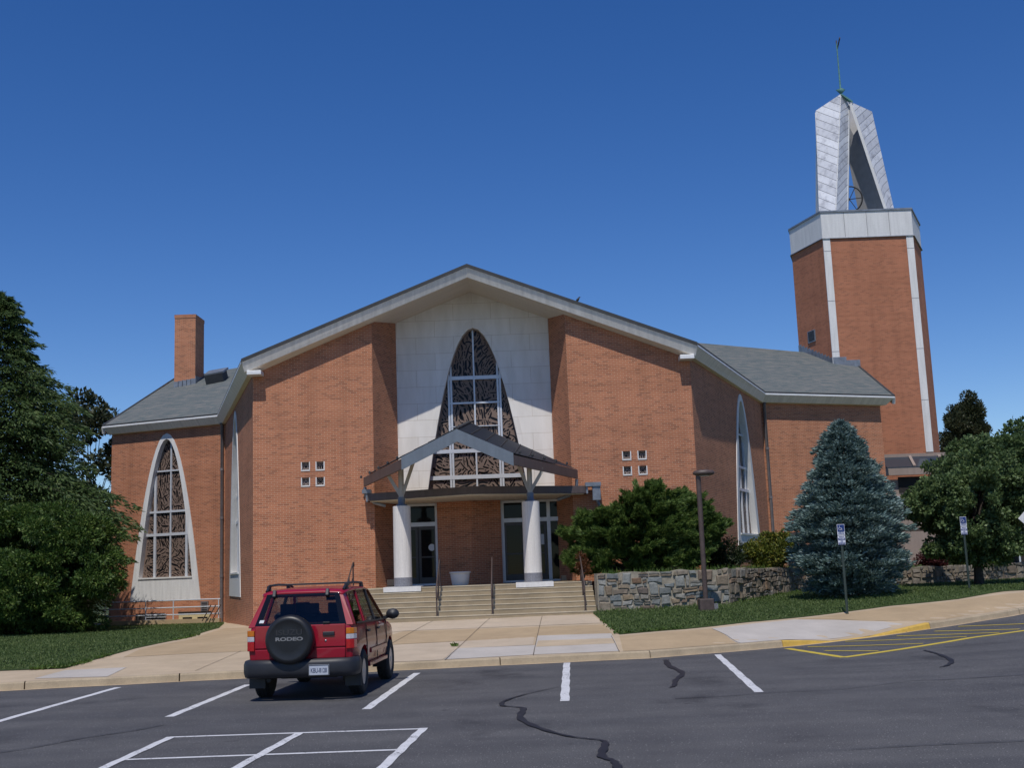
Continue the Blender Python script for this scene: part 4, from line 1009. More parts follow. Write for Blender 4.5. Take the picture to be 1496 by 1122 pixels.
for z in [zbt + 2.9 * k for k in range(1, 7)]:
    if z < TZ0 - .5:
        for (x, s) in ((HEX[0][0], 1), (HEX[1][0], -1)): jt.box((x + s * .19, TY - .042, z), (.40, .006, .025))
for k in range(1, 4):
    x = HEX[0][0] + (HEX[1][0] - HEX[0][0]) * k / 4; jt.box((x, TY - .05, (TZ0 + TZ1) / 2), (.02, .01, TZ1 - TZ0 - .05))
tpart(jt, 'joint_line', M['granite'], cap).location = (0, 0, 0)
LWl = Wall(HEX[5], HEX[0]); (u0, z0), (u1, z1) = LWl.hit(1182, 502), LWl.hit(1191, 481)
b = MB(); LWl.box(b, u0, u1, z0, z1, 0, .06); lo = tpart(b, 'louvre_vent', M['lead'])
b = MB()
for k in range(9): LWl.box(b, u0 + .07, u1 - .07, z0 + .07 + (z1 - z0 - .1) * k / 9, z0 + .12 + (z1 - z0 - .1) * k / 9, .06, .066)
o = b.build('slat', M['black'], lo)
b = MB()           # stepped lead where the roof meets the shaft
def roofz_R(x, y):
    p0, p1, p2 = v3(B_R), v3(A_R), T_R; n = (p1 - p0).cross(p2 - p0); return p0.z - (n.x * (x - p0.x) + n.y * (y - p0.y)) / n.z
for k in range(11):
    u = LWl.L * (k + .5) / 11; q = LWl.p(u, 0); z = roofz_R(q.x, q.y); LWl.box(b, LWl.L * k / 11, LWl.L * (k + 1) / 11, z - .6, z + .30, .0, .035)
for k in range(2):
    x = HEX[0][0] + .02 + k * .75; z = roofz_R(x, TY); b.box((x + .36, TY - .03, z - .1), (.74, .06, .9 if k == 0 else .75))
tpart(b, 'flashing', M['lead'])
# spire: folded aluminium blades leaning together
def plank():
    m, t, p = newmat('spire_sheet'); uv = coords(t, 'UV'); sx = N(t, 'SeparateXYZ'); t.links.new(uv, sx.inputs[0])
    q = math_(t, 'DIVIDE', sx.outputs[1], .52); fl = math_(t, 'FLOOR', q); fr = math_(t, 'SUBTRACT', q, fl)
    wn = N(t, 'TexWhiteNoise', noise_dimensions='1D'); t.links.new(fl, wn.inputs['W'])
    tone = ramp(t, wn.outputs['Value'], [(0, (.52, .53, .56)), (1, (.74, .75, .77))])
    st = ramp(t, noise(t, scaled(t, coords(t), (1, 1, .8)), 2.3, 6, .7), [(.32, (.62, .62, .64)), (.5, (1, 1, 1)), (.75, (1.12, 1.12, 1.12))])
    c = mixc(t, 1, tone, st, 'MULTIPLY'); seam = math_(t, 'LESS_THAN', fr, .075); c = mixc(t, seam, c, (.20, .21, .23))
    t.links.new(c, p.inputs['Base Color']); p.inputs['Roughness'].default_value = .5; p.inputs['Metallic'].default_value = .2
    bump(t, p, math_(t, 'SUBTRACT', 1.0, seam), .6, .03); return m
M['spire'] = plank()
M['copper'] = simple('verdigris', (.10, .24, .22), .7, .25, 10)
spz = TZ1 + .08
def wing(b, ft, fb, et, eb, slope, t=.10):
    """one leaf of a folded blade: fold edge (top, bottom), free edge (top, bottom); plank seams fall away from the fold"""
    ft, fb, et, eb = map(Vector, (ft, fb, et, eb)); n = (fb - ft).cross(et - ft).normalized() * t
    wd = (et - ft).length
    uv = lambda p, u: (u, p.z - slope * u)
    for s in (1, -1):
        P = [ft, fb, eb, et]; Q_ = [p + n * (.5 * s) for p in P]; UVs = [uv(ft, 0), uv(fb, 0), uv(eb, (eb - fb).length), uv(et, wd)]
        b.face(Q_ if s > 0 else Q_[::-1], UVs if s > 0 else UVs[::-1])
    P = [ft, fb, eb, et]
    for i in range(4):
        p, q = P[i], P[(i + 1) % 4]; b.face([p - n / 2, q - n / 2, q + n / 2, p + n / 2])
def at(px, py, Y, z=None):
    q = W(px, py, Y)
    if z is not None: q.z = z
    return q
def coplanar(p0, p1, p2, px, py):
    n = (p1 - p0).cross(p2 - p0); r = ray(px, py); return EYE + r * ((p0 - EYE).dot(n) / r.dot(n))
b = MB()
f1t, f1b = at(1228, 138, 67.3), at(1219.5, 309, 65.3, spz); l1t, l1b = at(1192, 162, 68.0), at(1197, 315, 65.9, spz); r1t, r1b = at(1240, 150, 67.9), at(1237.5, 307, 66.9, spz)
l1b = coplanar(f1t, f1b, l1t, 1197, 316); r1b = coplanar(f1t, f1b, r1t, 1237.5, 309)
wing(b, f1t, f1b, l1t, l1b, .62); wing(b, f1t, f1b, r1t, r1b, .75)
sp = tpart(b, 'spire_blade', M['spire'])
b = MB()
f2t, f2b = at(1273, 163, 68.6), at(1308, 305, 67.2, spz); i2t, i2b = at(1242, 149, 67.6), at(1294, 304, 65.6, spz); k2t, k2b = at(1224, 150, 69.4), at(1257, 303, 69.3, spz)
i2b = coplanar(f2t, f2b, i2t, 1294, 306)
wing(b, f2t, f2b, i2t, i2b, -.75)
sp2 = tpart(b, 'spire_blade', M['spire'])
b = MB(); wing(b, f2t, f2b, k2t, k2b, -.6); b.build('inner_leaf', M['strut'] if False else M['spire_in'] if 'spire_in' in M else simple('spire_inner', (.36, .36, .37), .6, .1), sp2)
b = MB()
f3t, f3b = at(1193, 168, 68.9), at(1190.5, 316, 69.0, spz); wing(b, f3t, f3b, at(1229, 140, 68.3), at(1222, 309, 71.0, spz), -.5); wing(b, f3t, f3b, at(1192, 164, 68.0), at(1197.5, 314, 66.9, spz), -.5)
tpart(b, 'spire_blade', M['cap_stone'])
b = MB()
b.bar(i2t, i2b, .16, .16); b.bar(r1t, r1b, .13, .13); b.bar(f1t, f1b, .05, .05); tpart(b, 'edge_trim', M['cap_stone'])
ap = at(1228.5, 137, 67.6)
b = MB(); b.bar(f1t, i2t + Vector((.1, 0, 0)), .2, .1); b.lathe([(.05, 0), (.3, .28), (.12, .32)], ap, 4); tpart(b, 'spire_crown', M['copper'])
tz = W(1222.5, 62, 67.6).z
b = MB(); b.tube([ap, (ap.x, ap.y, ap.z + 1.6), (ap.x, ap.y, tz)], [.06, .045, .035], 8); cr = tpart(b, 'cross_pole', M['copper'])
b = MB(); b.bar((ap.x + .22, ap.y + .7, tz - .1), (ap.x - .05, ap.y - .9, tz - .1), .06, .08); b.bar((ap.x, ap.y, tz - .1), (ap.x, ap.y, tz + .15), .06, .06); b.build('cross_arm', M['bronze'], cr)
bl = MB(); bc = at(1233.5, 304, 67.6, spz); bl.lathe([(.72, 0), (.66, .12), (.50, .45), (.42, .9), (.36, 1.05), (.12, 1.12), (0, 1.12)], bc, 24); bo = tpart(bl, 'bell', M['black'])
bw_ = MB(); wc = at(1241, 291, 67.5); ring = [wc + Vector((.70 * math.cos(k * math.pi / 12), -.25 * math.cos(k * math.pi / 12), .80 * math.sin(k * math.pi / 12))) for k in range(25)]; bw_.tube(ring, .045, 6, False)
for k in (0, 4, 8, 12, 16, 20): bw_.bar(wc, ring[k], .04, .04)
bw_.build('bell_wheel', M['black'], bo)

# ---------------- annex with a skylight strip in front of the tower foot
AY = 60.5
ax0, ax1 = 18.9, 29.0; az = W(1330, 668, AY + 1.2).z; az2 = W(1330, 684, AY).z; az3 = W(1330, 694, AY).z
M['annex_wall'] = streaked('annex_stucco', (.30, .235, .20), .85, .12); M['sky_glass'] = glass_dark('skylight_glass', (.035, .045, .06), .1)
an = thing('annex_building', 'low tan annex with a sloping skylight strip at the foot of the bell tower', 'building', (24, 62, .8)); o3 = Vector((24, 62, .8))
def apart(b, name, mat, pa=None):
    o = b.build(name, mat, pa or an)
    if pa is None: o.location = -o3
    return o
b = MB(); b.box(((ax0 + ax1) / 2, AY + .82, az3 / 2 - .1), (ax1 - ax0, 1.2, az3 - .2)); apart(b, 'wall', M['annex_wall'])
b = MB(); b.prism([(ax0, AY, az2), (ax1, AY, az2), (ax1, AY + 1.4, az), (ax0, AY + 1.4, az)], [(ax0, AY, az2 + .08), (ax1, AY, az2 + .08), (ax1, AY + 1.4, az + .08), (ax0, AY + 1.4, az + .08)]); skl = apart(b, 'skylight', M['sky_glass'])
b = MB()
for k in range(7):
    x = ax0 + .3 + k * 1.55; b.bar((x, AY - .01, az2 + .1), (x + .25, AY + 1.42, az + .1), .14, .1)
b.bar((ax0, AY + 1.42, az + .1), (ax1, AY + 1.42, az + .1), .25, .2); b.build('glazing_bar', M['annex_wall'], skl)
b = MB(); b.box(((ax0 + ax1) / 2, AY - .05, (az2 + az3) / 2), (ax1 - ax0, .3, az2 - az3)); apart(b, 'fascia', M['annex_wall'])
b = MB()
z1 = az3 - .06
b.box((ax0 + 5.5, AY + .20, z1 - .42), (9.0, .06, .8)); apart(b, 'clerestory_window', M['dark_room'])
b = MB()
for k in range(4):
    z = W(1330, 726 + k * 7.5, AY).z; b.box((ax0 + 2.4, AY + .16, z), (3.4, .12, .12))
apart(b, 'louvre', M['alu'])

# ================================================================ THE CAR (rear at y = 0, nose towards +y)
def paint_mat():
    m, t, p = newmat('red_paint'); p.inputs['Base Color'].default_value = (.33, .006, .014, 1); p.inputs['Roughness'].default_value = .38
    p.inputs['Coat Weight'].default_value = .55; p.inputs['Coat Roughness'].default_value = .04; p.inputs['Specular IOR Level'].default_value = .3
    co = coords(t); f = noise(t, co, 3, 5); t.links.new(ramp(t, f, [(.3, (.25, .004, .017)), (.7, (.30, .005, .021))]), p.inputs['Base Color']); return m
M['red'] = paint_mat()
M['trim_dark'] = simple('dark_plastic', (.019, .020, .025), .5, .15, 8)
M['rubber'] = simple('rubber', (.018, .018, .019), .8, .2, 10)
M['glass_edge'] = simple('glass_edge', (.008, .009, .013), .08, .1, spec=.3)
M['vinyl'] = simple('vinyl_cover', (.012, .0125, .014), .42, .15, 5)
M['rim'] = simple('alloy', (.45, .46, .48), .35, .1, 8, metal=.8)
M['amber'] = simple('amber_lens', (.55, .16, .008), .15, .1, 20, coat=1); M['redlens'] = simple('red_lens', (.40, .006, .008), .15, .1, 20, coat=1); M['clearlens'] = simple('clear_lens', (.50, .48, .50), .15, .1, 20, coat=1)
def tint():
    m, t, p = newmat('car_glass'); tr = N(t, 'BsdfTransparent'); tr.inputs[0].default_value = (.52, .54, .54, 1); gl = N(t, 'BsdfGlossy'); gl.inputs['Roughness'].default_value = .02; gl.inputs[0].default_value = (.9, .9, .9, 1)
    fr = N(t, 'Fresnel'); fr.inputs[0].default_value = 1.5; mx = N(t, 'MixShader'); t.links.new(fr.outputs[0], mx.inputs[0]); t.links.new(tr.outputs[0], mx.inputs[1]); t.links.new(gl.outputs[0], mx.inputs[2])
    t.links.new(mx.outputs[0], t.nodes['Material Output'].inputs[0]); return m
M['car_glass'] = tint()
M['plate'] = simple('plate_white', (.47, .50, .56), .5, .05); M['plate_blue'] = simple('plate_blue', (.02, .035, .11), .5, .1)
M['seat'] = simple('seat_cloth', (.05, .05, .055), .9, .2, 8); M['letter_pale'] = simple('letter_pale', (.20, .20, .20), .5, .1); M['letter_dim'] = simple('letter_dim', (.030, .029, .032), .3, .1)
ca, cb = Gz(372, 1019, 0), Gz(526, 1008, 0)
car = thing('parked_car', 'dark red off road car with a covered spare wheel, parked nose to the kerb', 'car', (-3.50, 18.72, 0), R(-3.0))
def sect(y, P): return [Vector((x, y, z)) for x, z in P] + [Vector((-x, y, z)) for x, z in reversed(P)]
def loft(rows, cap=True):
    b = MB(); n = len(rows[0])
    b.raw([p for r in rows for p in r], [(i * n + k, i * n + (k + 1) % n, (i + 1) * n + (k + 1) % n, (i + 1) * n + k) for i in range(len(rows) - 1) for k in range(n)], True)
    m = (len(rows) - 1) * n; b.raw([], []); b.f.append(tuple(reversed(range(n)))); b.sm.append(False); b.mi.append(0); b.f.append(tuple(range(m, m + n))); b.sm.append(False); b.mi.append(0)
    return b
def body_section(y, w_, top, zb=.42):
    return sect(y, [(.0 + w_ * .5, zb), (w_ * .93, zb + .01), (w_ * .975, zb + .10), (w_ * .99, .72), (w_, .80), (w_ * .992, .90), (w_ * .975, min(1.06, top - .05)), (w_ * .95, top - .015), (w_ * .9, top), (w_ * .45, top + .012)])
rows = [body_section(y, w_, t, zb) for y, w_, t, zb in [(.10, .80, 1.14, .56), (.125, .835, 1.165, .52), (.22, .862, 1.175, .46), (.5, .878, 1.175, .42), (1.2, .882, 1.165, .42), (2.2, .882, 1.15, .42), (2.95, .88, 1.12, .42), (3.1, .875, 1.09, .42), (3.6, .86, 1.06, .42), (4.0, .835, 1.01, .44), (4.18, .79, .94, .46), (4.25, .74, .84, .5)]]
bb = loft(rows)
body = bb.build('body', M['red'], car)
me = body.data; me.validate()
import bmesh
bmx = bmesh.new(); bmx.from_mesh(me); bmesh.ops.remove_doubles(bmx, verts=bmx.verts, dist=1e-5); bmesh.ops.recalc_face_normals(bmx, faces=bmx.faces); bmx.to_mesh(me); bmx.free()
# wheel arches cut through the body
WY = [.86, 3.56]
cut = MB()
for y in WY: cut.lathe([(.43, -1.2), (.43, 1.2)], (0, y, .36), 40, Matrix.Rotation(R(90), 4, 'Y'), smooth=False)
cu = cut.build('cutter', M['black']); md = body.modifiers.new('arch', 'BOOLEAN'); md.object = cu; md.operation = 'DIFFERENCE'; md.solver = 'EXACT'
cu.parent = car
dg = bpy.context.evaluated_depsgraph_get(); nm = bpy.data.meshes.new_from_object(body.evaluated_get(dg)); body.modifiers.clear(); body.data = nm; bpy.data.objects.remove(cu)
nm.materials.clear(); nm.materials.append(M['red'])
for p in nm.polygons: p.use_smooth = True; p.material_index = 0
ms_ = body.modifiers.new('edge', 'EDGE_SPLIT'); ms_.split_angle = R(38)
wl_ = MB()
for y in WY:
    for s in (-1, 1):
        arc = [Vector((s * .60, y + .435 * math.cos(a), .36 + .435 * math.sin(a))) for a in [math.pi * k / 16 - .15 for k in range(19)]]
        arc2 = [p + Vector((s * .25, 0, 0)) for p in arc]; wl_.strip(arc, arc2); wl_.face([p for p in arc] + [])
wl_.build('wheel_well', M['black'], car)
# bumper, wraps round the corners
rows = []
for x, y in [(-.895, .86 - .45), (-.905, .25), (-.88, .06), (-.78, -.045), (-.45, -.075), (0, -.08), (.45, -.075), (.78, -.045), (.88, .06), (.905, .25), (.895, .86 - .45)]:
    n = Vector((x * .5, -1 if abs(x) < .8 else -.2, 0)).normalized(); p = Vector((x, y, 0))
    rows.append([p + n * d + Vector((0, 0, z)) for d, z in [(-.06, .36), (0, .38), (.02, .46), (.02, .58), (.0, .635), (-.06, .65), (-.10, .62), (-.10, .38)]])
b = MB(); k8 = 8
b.raw([p for r in rows for p in r], [(i * k8 + k, (i + 1) * k8 + k, (i + 1) * k8 + (k + 1) % k8, i * k8 + (k + 1) % k8) for i in range(len(rows) - 1) for k in range(k8)] + [tuple(range(k8)), tuple(reversed(range((len(rows) - 1) * k8, len(rows) * k8)))], True)
b.build('rear_bumper', M['trim_dark'], car)
b = MB(); b.box((0, 4.28, .52), (1.55, .16, .26)); b.build('front_bumper', M['trim_dark'], car, bevel=.05)
b = MB(); b.box((0, 2.1, .40), (1.3, 3.6, .12)); b.box((0, .86, .36), (1.3, .12, .12)); b.box((.1, .5, .40), (.9, .5, .14)); b.tube([(-.5, .05, .34), (-.5, .6, .36)], .04, 8); b.build('chassis', M['black'], car)
b = MB()
for s in (-1, 1): b.box((s * .868, 2.2, .44), (.04, 1.78, .07)); b.box((s * .876, 2.25, .66), (.03, 1.6, .08))
b.build('side_moulding', M['red'], car, bevel=.012)
# tailgate: lower door, raised edge and fold line
def pane(b, P, t, nrm):
    n = Vector(nrm).normalized() * t; b.prism([Vector(p) for p in P], [Vector(p) + n for p in P])
b = MB(); pane(b, [(-.715, .095, .64), (.715, .095, .64), (.725, .088, .80), (-.725, .088, .80)], .03, (0, -1, 0)); pane(b, [(-.725, .092, .815), (.725, .092, .815), (.725, .10, 1.165), (-.725, .10, 1.165)], .032, (0, -1, 0))
tg = b.build('tailgate', M['red'], car, bevel=.012)
b = MB(); b.box((.46, .056, 1.02), (.19, .03, .065)); b.build('handle', M['trim_dark'], tg, bevel=.012)
b = MB(); b.lathe([(.016, 0), (.016, .012), (0, .014)], (.41, .066, .915), 12, Matrix.Rotation(R(90), 4, 'X')); b.build('lock', M['rim'], tg)
# greenhouse
RB = dict(w0=.84, y0=.105, z0=1.165); 
def gl(u, v): return None
roof_rows = []
for y, w_, z in [(.30, .62, 1.655), (.345, .655, 1.685), (.6, .672, 1.71), (1.2, .682, 1.73), (1.9, .68, 1.73), (2.3, .66, 1.70), (2.42, .63, 1.665)]:
    roof_rows.append(sect(y, [(w_ * .95, z - .055), (w_ + .02, z - .045), (w_ + .012, z - .02), (w_ * .93, z), (w_ * .5, z + .022)]))
loft(roof_rows).build('roof', M['red'], car)
def pil(b, p, q, wa, ta, up): b.bar(p, q, wa, ta, up)
for s in (-1, 1):
    sd = MB()
    # rear corner pillar: broad sheet from belt to roof
    pane(sd, [(s * .835, .105, 1.15), (s * .845, .30, 1.15), (s * .665, .50, 1.66), (s * .63, .32, 1.65)], .05, (-s, 0, 0))
    pane(sd, [(s * .735, .10, 1.15), (s * .84, .105, 1.15), (s * .63, .32, 1.655), (s * .575, .312, 1.655)], .04, (0, 1, -.3))
    pane(sd, [(s * .858, 1.02, 1.15), (s * .858, 1.14, 1.15), (s * .688, 1.16, 1.68), (s * .688, 1.06, 1.68)], .04, (-s, 0, 0))
    pane(sd, [(s * .858, 3.12, 1.08), (s * .858, 3.22, 1.06), (s * .66, 2.46, 1.67), (s * .67, 2.34, 1.67)], .05, (-s, 0, 0))
    sd.build('pillar', M['red'], car)
    bk_ = MB(); pane(bk_, [(s * .856, 2.0, 1.13), (s * .856, 2.09, 1.13), (s * .69, 2.03, 1.69), (s * .69, 1.95, 1.69)], .04, (-s, 0, 0)); bk_.bar((s * .866, .35, 1.166), (s * .866, 3.12, 1.12), .02, .025); bk_.build('door_trim', M['trim_dark'], car)
    g_ = MB()
    for ya, yb, yc, yd in ((.30, 1.02, 1.06, .54), (1.14, 2.0, 1.95, 1.16), (2.09, 3.12, 2.36, 2.03)):
        g_.face([(s * .845, ya, 1.15), (s * .845, yb, 1.13), (s * .677, yc, 1.67), (s * .677, yd - (.06 if yd < 1 else 0), 1.67)])
    g_.build('side_window', M['car_glass'], car)
b = MB(); b.face([(-.735, .098, 1.165), (.735, .098, 1.165), (.585, .303, 1.655), (-.585, .303, 1.655)]); rg = b.build('rear_window', M['car_glass'], car)
b = MB()                              # black ceramic edge of the glass
def rgp(u, v): return Vector((u * (.735 - .15 * v), .098 + .205 * v - .004, 1.165 + .49 * v))
def band(u0, v0, u1, v1, u2, v2, u3, v3_): b.face([rgp(u0, v0), rgp(u1, v1), rgp(u2, v2), rgp(u3, v3_)])
band(-1, 0, 1, 0, 1, .07, -1, .07); band(-1, .93, 1, .93, 1, 1, -1, 1); band(-1, .07, -.86, .07, -.86, .93, -1, .93); band(.86, .07, 1, .07, 1, .93, .86, .93)
b.build('glass_border', M['glass_edge'], rg)
b = MB(); b.face([rgp(-.93, .10) - Vector((0, .004, 0)), rgp(-.83, .10) - Vector((0, .004, 0)), rgp(-.83, .19) - Vector((0, .004, 0)), rgp(-.93, .19) - Vector((0, .004, 0))]); b.build('sticker', M['paper'], rg)
b = MB(); b.box((.42, .075, 1.19), (.11, .03, .035)); b.build('latch', M['black'], rg, bevel=.006)
for x in (-.46, .40):
    b = MB(); b.box((x, .285, 1.655), (.055, .09, .12), Matrix.Rotation(R(-25), 4, 'X')); b.build('hinge', M['trim_dark'], rg, bevel=.01)
b = MB(); b.face([(-.78, 3.2, 1.08), (.78, 3.2, 1.08), (.62, 2.42, 1.66), (-.62, 2.42, 1.66)]); b.build('windscreen', M['car_glass'], car)
# seats, dash, mirror inside
for x, y, n_ in ((-.38, 1.95, 1), (.38, 1.95, 1), (-.40, .98, 2), (.40, .98, 2), (0, .98, 2)):
    b = MB(); b.box((x, y, 1.0), (.46, .14, .62), Matrix.Rotation(R(-12), 4, 'X')); b.box((x, y - .09, 1.40), (.24, .09, .17)); b.box((x, y - .07, 1.31), (.12, .03, .1)); b.build('seat', M['seat'], car, bevel=.03)
b = MB(); b.box((0, 2.95, 1.06), (1.5, .4, .2)); b.build('dashboard', M['seat'], car)
b = MB(); b.lathe([(.17, -.012), (.185, 0), (.17, .012)], (-.38, 2.62, 1.17), 20, Matrix.Rotation(R(65), 4, 'X')); b.build('steering_wheel', M['black'], car)
b = MB(); b.box((.02, 2.45, 1.53), (.22, .03, .065)); b.build('mirror', M['black'], car)
b = MB(); b.box((0, 1.4, 1.15), (1.55, 2.4, .02)) if False else b.box((0, .55, .95), (1.4, .7, .02)); b.build('load_floor', M['seat'], car)
# lamps
for s in (-1, 1):
    def lens(nm_, z0, z1, mt, pa):
        b = MB(); X0, X1 = s * .735, s * .865
        P0 = [(X0, .062), (s * .80, .066), (s * .855, .10), (s * .884, .20), (s * .86, .22), (X0, .14)]
        P0 = P0 if s > 0 else P0[::-1]
        b.prism([(x, y, z0) for x, y in P0], [(x, y, z1) for x, y in P0]); return b.build(nm_, mt, pa, bevel=.008)
    l = lens('tail_lamp', .78, .925, M['redlens'], car); lens('reversing_lens', .927, 1.005, M['clearlens'], l); lens('indicator_lens', 1.007, 1.10, M['amber'], l)
    b = MB(); b.box((s * .62, 4.22, .80), (.3, .1, .16)); b.build('headlight', M['clearlens'], car, bevel=.02)
# spare wheel in its cover
Ms = Matrix.Rotation(R(90), 4, 'X'); b = MB(); b.lathe([(.33, -.02), (.372, .02), (.382, .10), (.378, .19), (.355, .228), (.31, .245), (.295, .238), (.18, .243), (0, .245)], (-.125, .05, .955), 48, Ms)
spw = b.build('spare_wheel_cover', M['vinyl'], car)
Mt = Matrix.Translation((-.125, -.198, 0)) @ Matrix.Rotation(R(90), 4, 'X')
text_mesh('lettering', 'RODEO', .098, Matrix.Translation((-.11, -.199, .965)) @ Matrix.Rotation(R(90), 4, 'X') @ Matrix.Diagonal((1.28, .75, 1, 1)), M['letter_pale'], spw, bold=.004)
text_mesh('lettering', 'ISUZU', .14, Matrix.Translation((-.11, -.199, 1.065)) @ Matrix.Rotation(R(90), 4, 'X') @ Matrix.Diagonal((1.1, .85, 1, 1)), M['letter_dim'], spw, bold=.003)
b = MB(); b.box((.335, -.112, .475), (.325, .012, .165)); pl = b.build('number_plate', M['plate'], car, bevel=.004)
b = MB()
for s in (-1, 1): b.box((.335 + s * .155, -.12, .475), (.008, .006, .16)); b.box((.335, -.12, .475 + s * .076), (.31, .006, .008))
b.build('plate_border', M['trim_dark'], pl)
text_mesh('lettering', 'KBU-8128', .098, Matrix.Translation((.335, -.1195, .468)) @ Matrix.Rotation(R(90), 4, 'X') @ Matrix.Diagonal((.62, 1, 1, 1)), M['plate_blue'], pl, bold=.0008)
# rack
b = MB()
for s in (-1, 1):
    b.tube([(s * .63, .42, 1.70), (s * .635, .62, 1.79), (s * .64, 1.2, 1.805), (s * .63, 2.0, 1.79), (s * .61, 2.2, 1.72)], .02, 8)
    for y in (.62, 1.9): b.box((s * .64, y, 1.745), (.045, .12, .09))
for y, z in ((.66, 1.80), (1.85, 1.80)): b.bar((-.64, y, z), (.64, y, z), .06, .025)
b.build('roof_rack', M['trim_dark'], car)
# mirrors, mudflaps, handles, wheels
for s in (-1, 1):
    b = MB(); b.lathe([(0, -.07), (.085, -.06), (.115, 0), (.10, .05), (0, .07)], (s * 1.03, 2.86, 1.21), 20, Matrix.Diagonal((1.05, 1, .82, 1)) @ Matrix.Rotation(R(90), 4, 'X')); b.bar((s * .86, 2.92, 1.14), (s * 1.0, 2.88, 1.18), .06, .06); b.build('wing_mirror', M['trim_dark'], car)
    b = MB(); b.box((s * .775, .40, .36), (.26, .02, .36)); b.build('mudflap', M['trim_dark'], car)
    d = MB(); ed = .004
    for y in (1.09, 2.04, 3.05): d.bar((s * .8835, y, .5), (s * .8835, y, .80), .012, .012); d.bar((s * .8835, y, .80), (s * .868, y, 1.1), .012, .012)
    d.build('door_gap', M['black'], car)
    b = MB()
    for y in (1.28, 2.22): b.box((s * .882, y, 1.0), (.035, .15, .04))
    b.build('door_handle', M['trim_dark'], car, bevel=.01)
    for y in WY:
        Mw = Matrix.Rotation(R(90 * s), 4, 'Y'); c0 = (s * .765, y, .362)
        b = MB(); b.lathe([(.20, -.11), (.30, -.118), (.345, -.10), (.362, -.06), (.364, 0), (.362, .06), (.345, .10), (.30, .118), (.215, .112), (.20, .09)], c0, 40, Mw)
        for k in range(40):
            a = 2 * math.pi * k / 40
            for zz in (-.06, .0, .06): b.box(Vector(c0) + (Mw @ Vector((.364 * math.cos(a), .364 * math.sin(a), zz))), (.012, .03, .035), Mw @ Matrix.Rotation(a, 4, 'Z'))
        wh = b.build('wheel', M['rubber'], car)
        b = MB(); b.lathe([(.215, .10), (.20, .095), (.19, .05), (.06, .04), (0, .04)], c0, 30, Mw)
        for k in range(6):
            a = 2 * math.pi * k / 6; c1, s1 = math.cos(a), math.sin(a)
            b.prism([Vector(c0) + (Mw @ Vector((r * c1 - w_ * s1, r * s1 + w_ * c1, .045))) for r, w_ in ((.03, -.04), (.2, -.025), (.2, .025), (.03, .04))], [Vector(c0) + (Mw @ Vector((r * c1 - w_ * s1, r * s1 + w_ * c1, zz))) for r, w_, zz in ((.03, -.04, .09), (.2, -.025, .1), (.2, .025, .1), (.03, .04, .09))])
        b.lathe([(.05, .04), (.05, .1), (0, .105)], c0, 16, Mw); b.build('rim', M['rim'], wh)

# ================================================================ STREET FURNITURE
lp = W(1032, 892, 35.0); LPZ = hz(lp.x, 35.0)
lamp = thing('street_lamp', 'short brown street lamp with a flat oval head on the grass before the stone wall', 'street lamp', (lp.x, 35.0, LPZ))
hl_ = W(1026, 694, 35).z - LPZ
b = MB(); b.box((0, 0, .15), (.42, .42, .44)); b.build('base_box', M['bronze'], lamp, bevel=.02)
b = MB(); b.tube([(0, 0, .3), (0, 0, hl_)], .075, 12); b.build('pole', M['bronze'], lamp)
b = MB(); b.lathe([(0, -.10), (.18, -.095), (.27, -.05), (.28, 0), (.24, .06), (.12, .085), (0, .09)], (0, 0, 0), 24, Matrix.Diagonal((1.18, .75, 1, 1))); ho = b.build('lamp_head', M['bronze'], lamp, (.17, 0, hl_ + .07))
b = MB(); b.lathe([(0, -.115), (.15, -.11), (.17, -.095)], (0, 0, 0), 20, Matrix.Diagonal((1.18, .75, 1, 1))); b.build('lens', M['clearlens'], ho)
b = MB(); b.box((.30, .1, .12), (.12, .12, .2)); b.build('junction_box', M['granite'], lamp)

